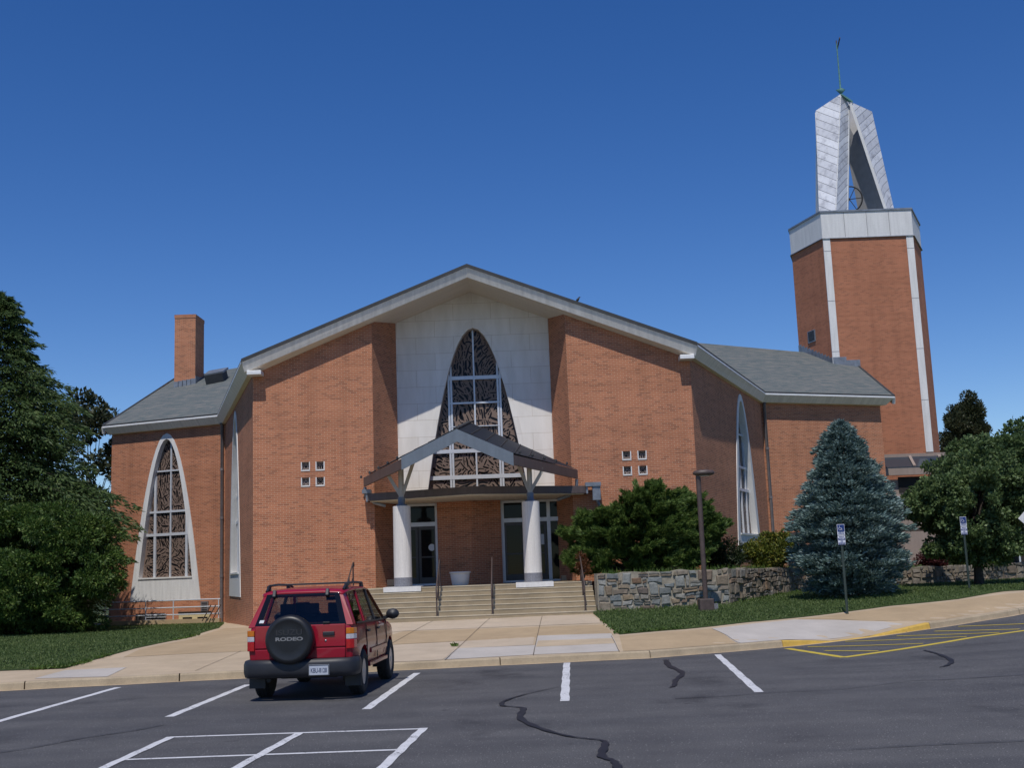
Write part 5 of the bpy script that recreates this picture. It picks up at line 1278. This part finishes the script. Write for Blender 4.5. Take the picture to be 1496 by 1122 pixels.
M['sign_blue'] = simple('sign_blue', (.012, .035, .16), .4, .06); M['sign_white'] = simple('sign_white', (.62, .64, .72), .4, .05); M['post_green'] = simple('post_green', (.035, .055, .05), .6, .2)
def access_sign(px, pybase, Y, pytop, pxtop, wpx, label, rz):
    q = W(px, pybase, Y); zb_ = hz(q.x, Y); t = W(pxtop, pytop, Y); s = thing('parking_sign', label, 'parking sign', (q.x, Y, zb_), rz, 'reserved parking signs')
    H = t.z - zb_; wd = wpx / FPX * Y
    b = MB(); b.box((0, .03, H / 2 - .15), (.055, .02, H + .25)); b.box((-.025, .015, H / 2 - .15), (.008, .03, H + .25)); b.box((.025, .015, H / 2 - .15), (.008, .03, H + .25)); b.build('post', M['post_green'], s)
    h1, h2 = wd * 1.42, wd * 1.18
    def board(z1, h):
        b = MB(); b.box((0, 0, z1 - h / 2), (wd, .006, h)); return b.build('sign_board', M['sign_white'], s)
    b1 = board(H, h1); fr = MB(); fr.box((0, -.006, H - wd * .5), (wd * .9, .004, wd * .88)); fr.build('blue_field', M['sign_blue'], b1)
    # wheelchair symbol
    sy = MB(); cx0, cz0 = -.03 * wd / .2, H - wd * .58; k = wd
    y = -.011
    ring = [Vector((cx0 + .04 * k + .19 * k * math.cos(a), y, cz0 + .0 * k + .19 * k * math.sin(a))) for a in [R(130 + 260 * i / 16) for i in range(17)]]
    sy.tube(ring, .026 * k, 6); sy.tube([(cx0 - .03 * k, y, cz0 + .30 * k), (cx0 + .0 * k, y, cz0 + .08 * k), (cx0 + .17 * k, y, cz0 + .08 * k), (cx0 + .25 * k, y, cz0 - .12 * k), (cx0 + .33 * k, y, cz0 - .10 * k)], .034 * k, 6)
    sy.lathe([(0, -.055 * k), (.05 * k, 0), (0, .055 * k)], (cx0 - .04 * k, y, cz0 + .37 * k), 10); sy.build('wheelchair_symbol', M['sign_white'], b1)
    Rt = Matrix.Rotation(R(90), 4, 'X')
    text_mesh('lettering', 'RESERVED', wd * .17, Matrix.Translation((0, -.005, H - wd * 1.06)) @ Rt, M['sign_blue'], b1, bold=.001)
    text_mesh('lettering', 'PARKING', wd * .19, Matrix.Translation((0, -.005, H - wd * 1.26)) @ Rt, M['sign_blue'], b1, bold=.001)
    z2 = H - h1 - .015; b2 = board(z2, h2)
    for i, (tx, dark) in enumerate((('PENALTY', 0), ('$100-$500', 1), ('FINE', 0), ('TOW-AWAY', 1))):
        zc = z2 - h2 * (.14 + .24 * i); 
        if dark: bb_ = MB(); bb_.box((0, -.005, zc), (wd * .92, .003, h2 * .22)); bb_.build('band', M['sign_blue'], b2)
        text_mesh('lettering', tx, wd * .165, Matrix.Translation((0, -.0085, zc)) @ Rt, M['sign_white'] if dark else M['sign_blue'], b2, bold=.001)
access_sign(1238, 893, 31.6, 766, 1231, 11.0, 'blue and white disabled parking sign in front of the blue spruce', R(4))
access_sign(1417, 863, 36.0, 755, 1411, 9.6, 'blue and white disabled parking sign in front of the maple, farther up the slope', R(8))
dq = W(1508, 757, 34); dz = hz(dq.x, 34)
ds = thing('road_sign', 'grey back of a diamond shaped road sign at the right edge', 'road sign', (dq.x, 34, dz)); b = MB(); h = 20.5 / FPX * 34
b.box((0, .04, (dq.z - dz) / 2 + .2), (.06, .03, dq.z - dz + .6)); b.build('post', M['post_green'], ds)
b = MB(); b.box((0, 0, dq.z - dz), (h * 1.41, .012, h * 1.41), Matrix.Rotation(R(45), 4, 'Y')); b.build('sign_board', M['cap_stone'], ds, bevel=.004)

# ================================================================ PLANTS
def leaves(name, pos, direc, L, Wd, mat, parent=None, bend=.0, normal_jit=1.0, loc=None):
    """thousands of separate pointed leaves: pos (n,3), direc (n,3) unit, lengths, widths"""
    n = len(pos); pos = np.asarray(pos, np.float32)
    if loc is not None: pos = pos - np.asarray(loc, np.float32)
    d = np.asarray(direc, np.float32); d = d / (np.linalg.norm(d, axis=1, keepdims=True) + 1e-6)
    r = RNG.normal(size=(n, 3)).astype(np.float32); r[:, 2] += 0 if normal_jit >= 1 else (1 - normal_jit) * 3
    s = np.cross(d, r); s /= np.linalg.norm(s, axis=1, keepdims=True) + 1e-6
    L = (np.ones(n) * L).astype(np.float32)[:, None] if np.isscalar(L) else L.astype(np.float32)[:, None]; Wd = (np.ones(n) * Wd).astype(np.float32)[:, None] if np.isscalar(Wd) else Wd.astype(np.float32)[:, None]
    up = np.cross(s, d)
    v = np.empty((n, 4, 3), np.float32); v[:, 0] = pos; v[:, 1] = pos + d * L * .45 + s * Wd * .5 + up * L * bend; v[:, 2] = pos + d * L; v[:, 3] = pos + d * L * .45 - s * Wd * .5 + up * L * bend
    me = bpy.data.meshes.new(name); me.vertices.add(n * 4); me.vertices.foreach_set('co', v.ravel()); me.loops.add(n * 4); me.loops.foreach_set('vertex_index', np.arange(n * 4, dtype=np.int32))
    me.polygons.add(n); me.polygons.foreach_set('loop_start', np.arange(0, n * 4, 4, dtype=np.int32)); me.polygons.foreach_set('loop_total', np.full(n, 4, np.int32)); me.update(calc_edges=True); me.materials.append(mat)
    o = bpy.data.objects.new(name, me); COL.objects.link(o)
    if parent: o.parent = parent
    return o
def rn(*s): return RNG.normal(size=s)
def ru(a, b_, *s): return RNG.uniform(a, b_, size=s)
def conifer(label, name, base, H, Rm, mat, lv=34, nb=13, per=150, prof=None, rise=.1, droop=.25, leafL=.16, leafW=.05, start=.06, spread=.30, cat='conifer', group=None, tuft=True, up=.1, crown='crown'):
    """tapered trunk, whorls of branches, each branch a flattened spray of short leaves that ends in a fingered tip"""
    t = thing(name, label, cat, base, 0, group); P = []; D = []; LL = []; tk = MB(); tk.tube([(0, 0, -.1), (0, 0, H * .5), (0, 0, H * .97)], [H * .018 + .05, H * .011 + .02, .012], 8)
    for i in range(lv):
        f = start + (1 - start) * (i + .3 * random.random()) / lv; z0 = f * H; rad = Rm * (prof(f) if prof else (1 - f) ** .85)
        m = max(4, int(nb * (.45 + .55 * rad / Rm)))
        for k in range(m):
            a = 2 * math.pi * (k + random.random() * .8) / m + i * 2.4; r = rad * random.uniform(.72, 1.12) + .04; z = z0 + random.uniform(-.5, .5) * H / lv
            ca_, sa_ = math.cos(a), math.sin(a); n = int(per * (.25 + .75 * r / Rm))
            s = RNG.uniform(.12, 1, n) ** .75; side = rn(n) * spread * r * (1.02 - s * .75) * .5; vz = rn(n) * .07 * r * (1.1 - s) + rn(n) * .04
            zz = z + rise * r * s - droop * r * s ** 2 + vz - .35 * np.abs(side) * .3
            x = r * s; P.append(np.stack([ca_ * x - sa_ * side, sa_ * x + ca_ * side, zz], 1))
            sg = np.sign(side) * .55; dz = rise - 2 * droop * s
            D.append(np.stack([ca_ - sa_ * sg, sa_ + ca_ * sg, dz + up], 1) + rn(n, 3) * .28); LL.append(leafL * RNG.uniform(.6, 1.3, n) * (.75 + .25 * r / Rm))
            if k % 2 == 0 and r > .3: tk.tube([(0, 0, z), (ca_ * r * .5, sa_ * r * .5, z + rise * r * .5 - droop * r * .25), (ca_ * r * .85, sa_ * r * .85, z + rise * r * .85 - droop * r * .72)], [.03 + r * .008, .02, .008], 4, False)
    n = int(per * 1.0); P.append(np.stack([rn(n) * .05, rn(n) * .05, H * RNG.uniform(.9, 1.0, n)], 1)); D.append(np.stack([rn(n) * .6, rn(n) * .6, np.ones(n)], 1)); LL.append(leafL * np.ones(n))
    P = np.concatenate(P); D = np.concatenate(D); LL = np.concatenate(LL)
    tk.build('trunk', M['bark'], t); leaves(crown, P, D, LL, LL * (leafW / leafL), mat, t)
    return t
def clumpy(label, name, base, clumps, mat, leafL, leafW, dens, cat='shrub', group=None, trunk=None, flat=.75, outward=.7, upw=.25, shell=.55, crown='foliage', limbs=True, sub=7, spray=False):
    """crown of many leaf clumps (x, y, z, r), each broken into smaller tufts"""
    t = thing(name, label, cat, base, 0, group); P = []; D = []
    for (x, y, z, r) in clumps:
        for j in range(sub):
            v = rn(3); v /= np.linalg.norm(v); c = np.array([x, y, z]) + v * r * random.uniform(.35, .85) * np.array([1, 1, flat]); rr = r * random.uniform(.32, .55); n = int(dens * rr * rr * 12)
            u = rn(n, 3); u /= np.linalg.norm(u, axis=1, keepdims=True); q = u * (RNG.uniform(shell, 1.08, n) ** .6)[:, None] * rr; q[:, 2] *= flat
            if spray:      # wisps that all sweep outward and up
                e = np.array([c[0], c[1] * .6 - .5, 0.0]); e /= np.linalg.norm(e) + .2; e = e * .9 + rn(3) * .35; e[2] = random.uniform(.1, .6); e /= np.linalg.norm(e)
                a_ = RNG.random(n); q = e[None] * ((a_ - .4) * 2.6 * rr)[:, None] + u * (rr * .62 * (1.05 - a_))[:, None] * np.array([1, 1, .6])
                P.append(c + q); D.append(e[None] + u * .45 + rn(n, 3) * .22); continue
            P.append(c + q); D.append(u * outward + v * .5 * outward + rn(n, 3) * .5 + np.array([0, 0, upw]))
    P = np.concatenate(P); D = np.concatenate(D); n = len(P); LL = leafL * RNG.uniform(.65, 1.3, n)
    keep = P[:, 2] > .02; P, D, LL = P[keep], D[keep], LL[keep]
    tk = MB()
    if trunk:
        h, r0 = trunk; tk.tube([(0, 0, -.1), (.03, .02, h * .5), (0, 0, h), (.05, .05, h * 1.6)], [r0 * 1.25, r0, r0 * .8, r0 * .35], 10); z00 = h
    else: z00 = .05
    if limbs:
        for (x, y, z, r) in clumps[:: max(1, len(clumps) // 22)]:
            s0 = z00 * random.uniform(.85, 1.3); tk.tube([(0, 0, s0 if trunk else 0), (x * .4, y * .4, s0 + (z - s0) * .5), (x, y, z)], [.05 if not trunk else trunk[1] * .5, .03, .01], 5, False)
        tk.build('trunk' if trunk else 'stems', M['bark'], t)
    leaves(crown, P, D, LL, LL * (leafW / leafL), mat, t, bend=.06)
    return t
def ell(n, cx, cy, cz, rx, ry, rz, r0, r1, lo=-1):
    out = []
    while len(out) < n:
        v = rn(3); v /= np.linalg.norm(v); v *= random.uniform(.45, 1) ** .5
        if v[2] < lo: continue
        out.append((cx + v[0] * rx, cy + v[1] * ry, cz + v[2] * rz, random.uniform(r0, r1)))
    return out
# blue spruce on the right lawn
sb = W(1247, 868, 36.6); sH = W(1234, 616, 36.6).z - hz(sb.x, 36.6); srx = 80 / FPX * 36.6
conifer('dense blue spruce, silvery blue needles, standing before the stone wall', 'blue_spruce_tree', (sb.x, 36.6, hz(sb.x, 36.6)), sH, srx, M['leaf_spruce'], 34, 18, 330,
        prof=lambda f: float(np.interp(f, [0, .05, .16, .35, .51, .67, .83, .93, .97, 1], [.72, .82, 1.0, .98, .86, .64, .42, .24, .14, .05])), rise=.30, droop=.16, leafL=.15, leafW=.042, start=.02, spread=.46, up=.30)
# tall hemlock and broad yew at the left
hb0 = W(-30, 900, 50)
conifer('tall dark evergreen with drooping feathery sprays at the left edge', 'hemlock_tree', (hb0.x + .2, 50.5, .1), W(0, 440, 50.5).z + .2, 8.0, M['leaf_hemlock'], 58, 16, 520,
        prof=lambda f: ((1 - f) ** .80 * (.90 + .10 * math.sin(f * 21)) + .03) * min(1, .35 + f * 2.6), rise=.18, droop=.30, leafL=.27, leafW=.065, start=.05, spread=.52, up=-.10)
yb = W(44, 920, 46.5); cl = ell(60, .3, 0, 2.6, 2.75, 2.2, 2.5, .75, 1.25, -.9) + ell(30, 1.6, -.3, 2.3, 1.6, 1.5, 2.1, .6, .95, -.9) + ell(40, -3.3, 0, 3.1, 2.5, 2.2, 3.0, .7, 1.2, -.9) + ell(12, .6, -.4, .7, 2.8, 1.6, .6, .5, .8, -.8)
clumpy('large rounded dark green shrub with layered leafy twigs beside the wing window', 'yew_shrub', (yb.x, 46.5, .1), cl, M['leaf_yew'], .14, .05, 150, flat=.5, upw=.05, outward=.9)
bt = W(135, 650, 66); clumpy('thin leafy tree behind the left wing of the church', 'background_tree', (bt.x, 66, 0), ell(26, 0, 0, 8.2, 2.6, 2.6, 4.0, .7, 1.2), M['leaf_far'], .30, .17, 20, 'tree', None, (4.5, .18), crown='crown')
# juniper on the raised bed by the steps
jb = W(935, 835, 38.6); jz = 1.62
def jcl():
    out = []
    for i in range(210):
        px = random.uniform(839, 1045); 
        top = np.interp(px, [822, 845, 880, 905, 925, 950, 975, 1000, 1015, 1035, 1047], [775, 750, 740, 732, 718, 697, 694, 716, 732, 748, 762]); bot = np.interp(px, [822, 850, 870, 1000, 1047], [815, 832, 832, 828, 790])
        py = top + 11 + (bot - top - 12) * random.random() ** 1.15; e = 1 - abs((px - 935) / 112) ** 2
        Y = 39.6 + random.uniform(-1.1, 1.1) * max(.35, e); q = W(px, py, Y); out.append((q.x - jb.x, Y - 39.6, q.z - jz, random.uniform(.30, .52)))
    return out
clumpy('spreading green juniper bush with upswept sprays on the raised bed beside the steps', 'juniper_bush', (jb.x, 39.6, jz), jcl(), M['leaf_juniper'], .16, .030, 420, flat=.5, sub=8, spray=True)
def bush(label, name, px0, px1, pt, pb, Y, mat, leafL, leafW, dens, n=22, cat='shrub', z0=1.62, r=(.25, .42), **kw):
    c = W((px0 + px1) / 2, pb, Y); out = []; h = W((px0 + px1) / 2, pt, Y).z - z0; rx = (px1 - px0) / 2 / FPX * Y
    return clumpy(label, name, (c.x, Y, z0), ell(n, 0, 0, h * .42, rx * .78, rx * .7, h * .42, *r), mat, leafL, leafW, dens, cat, **kw)
bush('small dark shrub between the juniper and the yellow green azalea', 'dark_shrub', 1030, 1088, 772, 828, 40.5, M['leaf_dark'], .12, .045, 150, 16)
bush('rounded yellow green azalea on the raised bed right of the lamp', 'azalea_shrub', 1074, 1170, 764, 828, 41.5, M['leaf_azalea'], .11, .05, 170, 30, r=(.28, .45))
rb0 = W(849, 838, 38.0); clumpy('rust brown dried plant at the right end of the steps', 'dried_plant', (rb0.x + .1, 38.3, 1.62), ell(7, 0, 0, .35, .14, .2, .32, .14, .22), M['leaf_rust'], .10, .03, 240, 'plant')
# maples on the right
MY = 39.2; mq = W(1431, 857, MY); mz = hz(mq.x, MY)
cl = ell(105, .12, 0, W(1434, 742, MY).z - mz, 1.95, 1.8, 1.55, .36, .60) + ell(14, -1.2, 0, W(1365, 735, MY).z - mz, .8, .9, .9, .28, .46) + ell(18, 1.1, 0, W(1475, 672, MY).z - mz, 1.1, 1.0, .65, .3, .45) + ell(26, .1, -.4, W(1420, 803, MY).z - mz, 1.8, .9, .3, .28, .42)
clumpy('broad leafy maple with a dense round crown behind the farther parking sign', 'maple_tree', (mq.x, MY, mz), cl, M['leaf_maple'], .115, .085, 150, 'tree', None, (1.5, .14), crown='crown', outward=.5, upw=.0, shell=.3)
mq = W(1480, 847, 44.5); mz = hz(mq.x, 44.5)
clumpy('second maple farther back at the right edge, its crown cut by the frame', 'maple_tree', (mq.x + .1, 44.5, mz), ell(70, .4, 0, 4.0, 2.7, 2.4, 1.95, .5, .8), M['leaf_maple'], .13, .10, 100, 'tree', None, (1.9, .17), crown='crown', outward=.5, upw=.0, shell=.3)
fq = W(1410, 650, 72)
def ccl():
    out = []
    for k in range(46):
        py = random.uniform(588, 668); hw = np.interp(py, [582, 600, 625, 650, 670], [8, 22, 30, 36, 30]); px = 1409 + random.uniform(-1, 1) * hw * .85; Y = 72 + random.uniform(-1, 1) * hw * .035
        q = W(px, py, Y); out.append((q.x - fq.x, Y - 72, q.z - 1, random.uniform(.4, .75)))
    return out
clumpy('dark pointed cedar rising beyond the tower, far right', 'cedar_tree', (fq.x, 72, 1), ccl(), M['leaf_far'], .17, .07, 130, 'conifer', None, (4.5, .2), crown='crown', upw=.5, outward=.7, flat=1.0)
bush('dark red leaved shrub behind the spruce', 'barberry_shrub', 1338, 1380, 808, 832, 43.4, M['leaf_red'], .10, .05, 130, 12, z0=1.5)
bush('low green shrub with pale flowers under the maple', 'low_shrub', 1386, 1420, 806, 832, 43.5, M['leaf_longgrass'], .13, .03, 110, 8, z0=1.5)
bush('spiky low green plant right of the maple trunk', 'low_shrub', 1434, 1466, 808, 832, 43.6, M['leaf_longgrass'], .16, .025, 110, 8, z0=1.5)
# far tree belt and the house front glimpsed at the right edge
gq = W(1488, 815, 50); gb = thing('glass_porch', 'dark glazed porch glimpsed under the trees at the right edge', 'porch', (gq.x + 1, 50.5, 1.0))
b = MB(); b.box((0, 0, 1.6), (3.2, .2, 2.4)); b.build('wall', M['dark_room'], gb)
b = MB()
for x in (-1.5, -1.15, -.8, .1, 1.5): b.box((x, -.14, 1.2), (.07, .06, 1.9))
b.build('mullion', M['alu'], gb); b = MB(); b.box((-1.32, -.12, 1.2), (.2, .02, 1.2)); b.build('pane', M['sky_glass'], gb)
b = MB(); b.bar((-10.5, -.3, 2.05), (1.6, -.3, 2.05), .3, .14); b.build('eaves', M['bronze'], gb)
# grass
def in_many(P, x, y):
    r = np.zeros(len(x), bool); j = len(P) - 1
    for i in range(len(P)):
        c = ((P[i][1] > y) != (P[j][1] > y)) & (x < (P[j][0] - P[i][0]) * (y - P[i][1]) / ((P[j][1] - P[i][1]) or 1e-9) + P[i][0]); r ^= c; j = i
    return r
def hz_many(x, y):
    out = np.empty(len(x))
    for i in range(0, len(x), 20000):
        X, Y_ = x[i:i + 20000], y[i:i + 20000]; d = np.sqrt((_P[:, 0][None] - X[:, None]) ** 2 + (_P[:, 1][None] - Y_[:, None]) ** 2)
        out[i:i + 20000] = d @ _wt[:_n] + _wt[_n] + _wt[_n + 1] * X + _wt[_n + 2] * Y_
    return out
def turf(label, P, x0, x1, y0, y1, n, mat, L, zf=None, name='grass'):
    x = ru(x0, x1, n); y = y0 + (y1 - y0) * RNG.random(n) ** 1.3; k = in_many(P, x, y); x, y = x[k], y[k]; m = len(x)
    z = (hz_many(x, y) + .03) if zf is None else np.full(m, zf)
    d = np.stack([rn(m) * .55, rn(m) * .55, np.ones(m)], 1); LL = L * RNG.uniform(.4, 1.35, m)
    o = leaves(name, np.stack([x, y, z], 1), d, LL, np.full(m, .022) * RNG.uniform(.6, 1.4, m), mat); tag(o, label, None, None, 'stuff')
turf('mown green lawn right of the church walk', LAWN_R, 2, 21, 27, 45, 150000, M['leaf_grass'], .055)
turf('mown green lawn before the left wing', LAWN_L, -22, -7, 23.5, 56, 150000, M['leaf_grass'], .055)
turf('long grass along the top of the stone wall', [(2.6, 36.95), (6.55, 37.5), (10.2, 42.7), (10.0, 44), (6.3, 38.6), (2.6, 38.1)], 2.5, 10.5, 36.9, 44, 9000, M['leaf_longgrass'], .26, 1.60)
turf('rough grass along the kerb joint of the right lawn', [(2.3, 36.2), (3.2, 36.2), (7, 37.1), (10.6, 42.3), (10.3, 42.6), (6.6, 37.35), (2.4, 36.8)], 2.2, 10.6, 36, 42.6, 5000, M['leaf_longgrass'], .14)

# broad-leaved weeds along the lawn edge and in an open joint
wx = []; 
for (px0, py0), (px1, py1), n in (((45, 980), (92, 977), 60), ((92, 977), (128, 968), 70), ((140, 964), (160, 958), 25), ((255, 937), (285, 930), 30), ((880, 909), (905, 927), 30), ((905, 927), (1000, 919), 40)):
    a, b_ = T(px0, py0), T(px1, py1)
    for k in range(n):
        t_ = random.random(); wx.append((a[0] + (b_[0] - a[0]) * t_ + random.gauss(0, .05), a[1] + (b_[1] - a[1]) * t_ + random.gauss(.05, .07)))
a = T(665, 945); wx += [(a[0] + random.gauss(0, .035), a[1] + random.gauss(0, .09)) for k in range(9)]
P = np.array([(x, y, walk_z(x, y) + .02) for x, y in wx for k in range(5)]) + rn(len(wx) * 5, 3) * np.array([.03, .03, .004])
D = np.stack([rn(len(P)), rn(len(P)), np.abs(rn(len(P))) * .5 + .25], 1)
tag(leaves('grass', P, D, .09 * RNG.uniform(.5, 1.3, len(P)), .045 * RNG.uniform(.5, 1.3, len(P)), M['leaf_longgrass']), 'low weeds at the lawn edges and in a pavement joint', None, None, 'stuff')
# ================================================================ one object per separate piece of a part
import bmesh
def explode(o, most=14):
    me = o.data; nv = len(me.vertices)
    if nv > 6000: return
    par = list(range(nv))
    def find(i):
        while par[i] != i: par[i] = par[par[i]]; i = par[i]
        return i
    seen = {}
    for v in me.vertices:
        k = (round(v.co.x, 3), round(v.co.y, 3), round(v.co.z, 3))
        if k in seen: par[find(v.index)] = find(seen[k])
        else: seen[k] = v.index
    for p in me.polygons:
        for i in p.vertices[1:]: par[find(i)] = find(p.vertices[0])
    isl = {}
    for i in range(nv): isl.setdefault(find(i), []).append(i)
    bx = [[l, [min(me.vertices[i].co[a] for i in l) - .012 for a in range(3)], [max(me.vertices[i].co[a] for i in l) + .012 for a in range(3)]] for l in isl.values()]
    ch = True
    while ch:
        ch = False
        for i in range(len(bx)):
            for j in range(i + 1, len(bx)):
                A, B = bx[i], bx[j]
                if all(A[1][a] <= B[2][a] and B[1][a] <= A[2][a] for a in range(3)):
                    bx[i] = [A[0] + B[0], [min(A[1][a], B[1][a]) for a in range(3)], [max(A[2][a], B[2][a]) for a in range(3)]]; bx.pop(j); ch = True; break
            if ch: break
    if not 2 <= len(bx) <= most: return
    base = o.name.split('.')[0]; src = me.copy()
    for n_, (l, *_r) in enumerate(bx):
        bm = bmesh.new(); bm.from_mesh(src); bm.verts.ensure_lookup_table(); keep = set(l)
        bmesh.ops.delete(bm, geom=[v for v in bm.verts if v.index not in keep], context='VERTS')
        m2 = me if n_ == 0 else src.copy(); bm.to_mesh(m2); bm.free()
        if n_:
            c = o.copy(); c.data = m2; m2.name = base; COL.objects.link(c)
for o in [o for o in list(COL.objects) if o.type == 'MESH' and o.parent and o.name.split('.')[0] not in
          ('crown', 'foliage', 'trunk', 'stems', 'lettering', 'leaded_glass', 'grille', 'window_bars', 'tracery_screen', 'roof_seams', 'slat', 'seat', 'wheel', 'rim', 'bird', 'masonry', 'lobby', 'body', 'bell_wheel', 'wheelchair_symbol', 'door', 'entrance_frame', 'glass_border', 'plate_border', 'door_gap')]:
    explode(o)
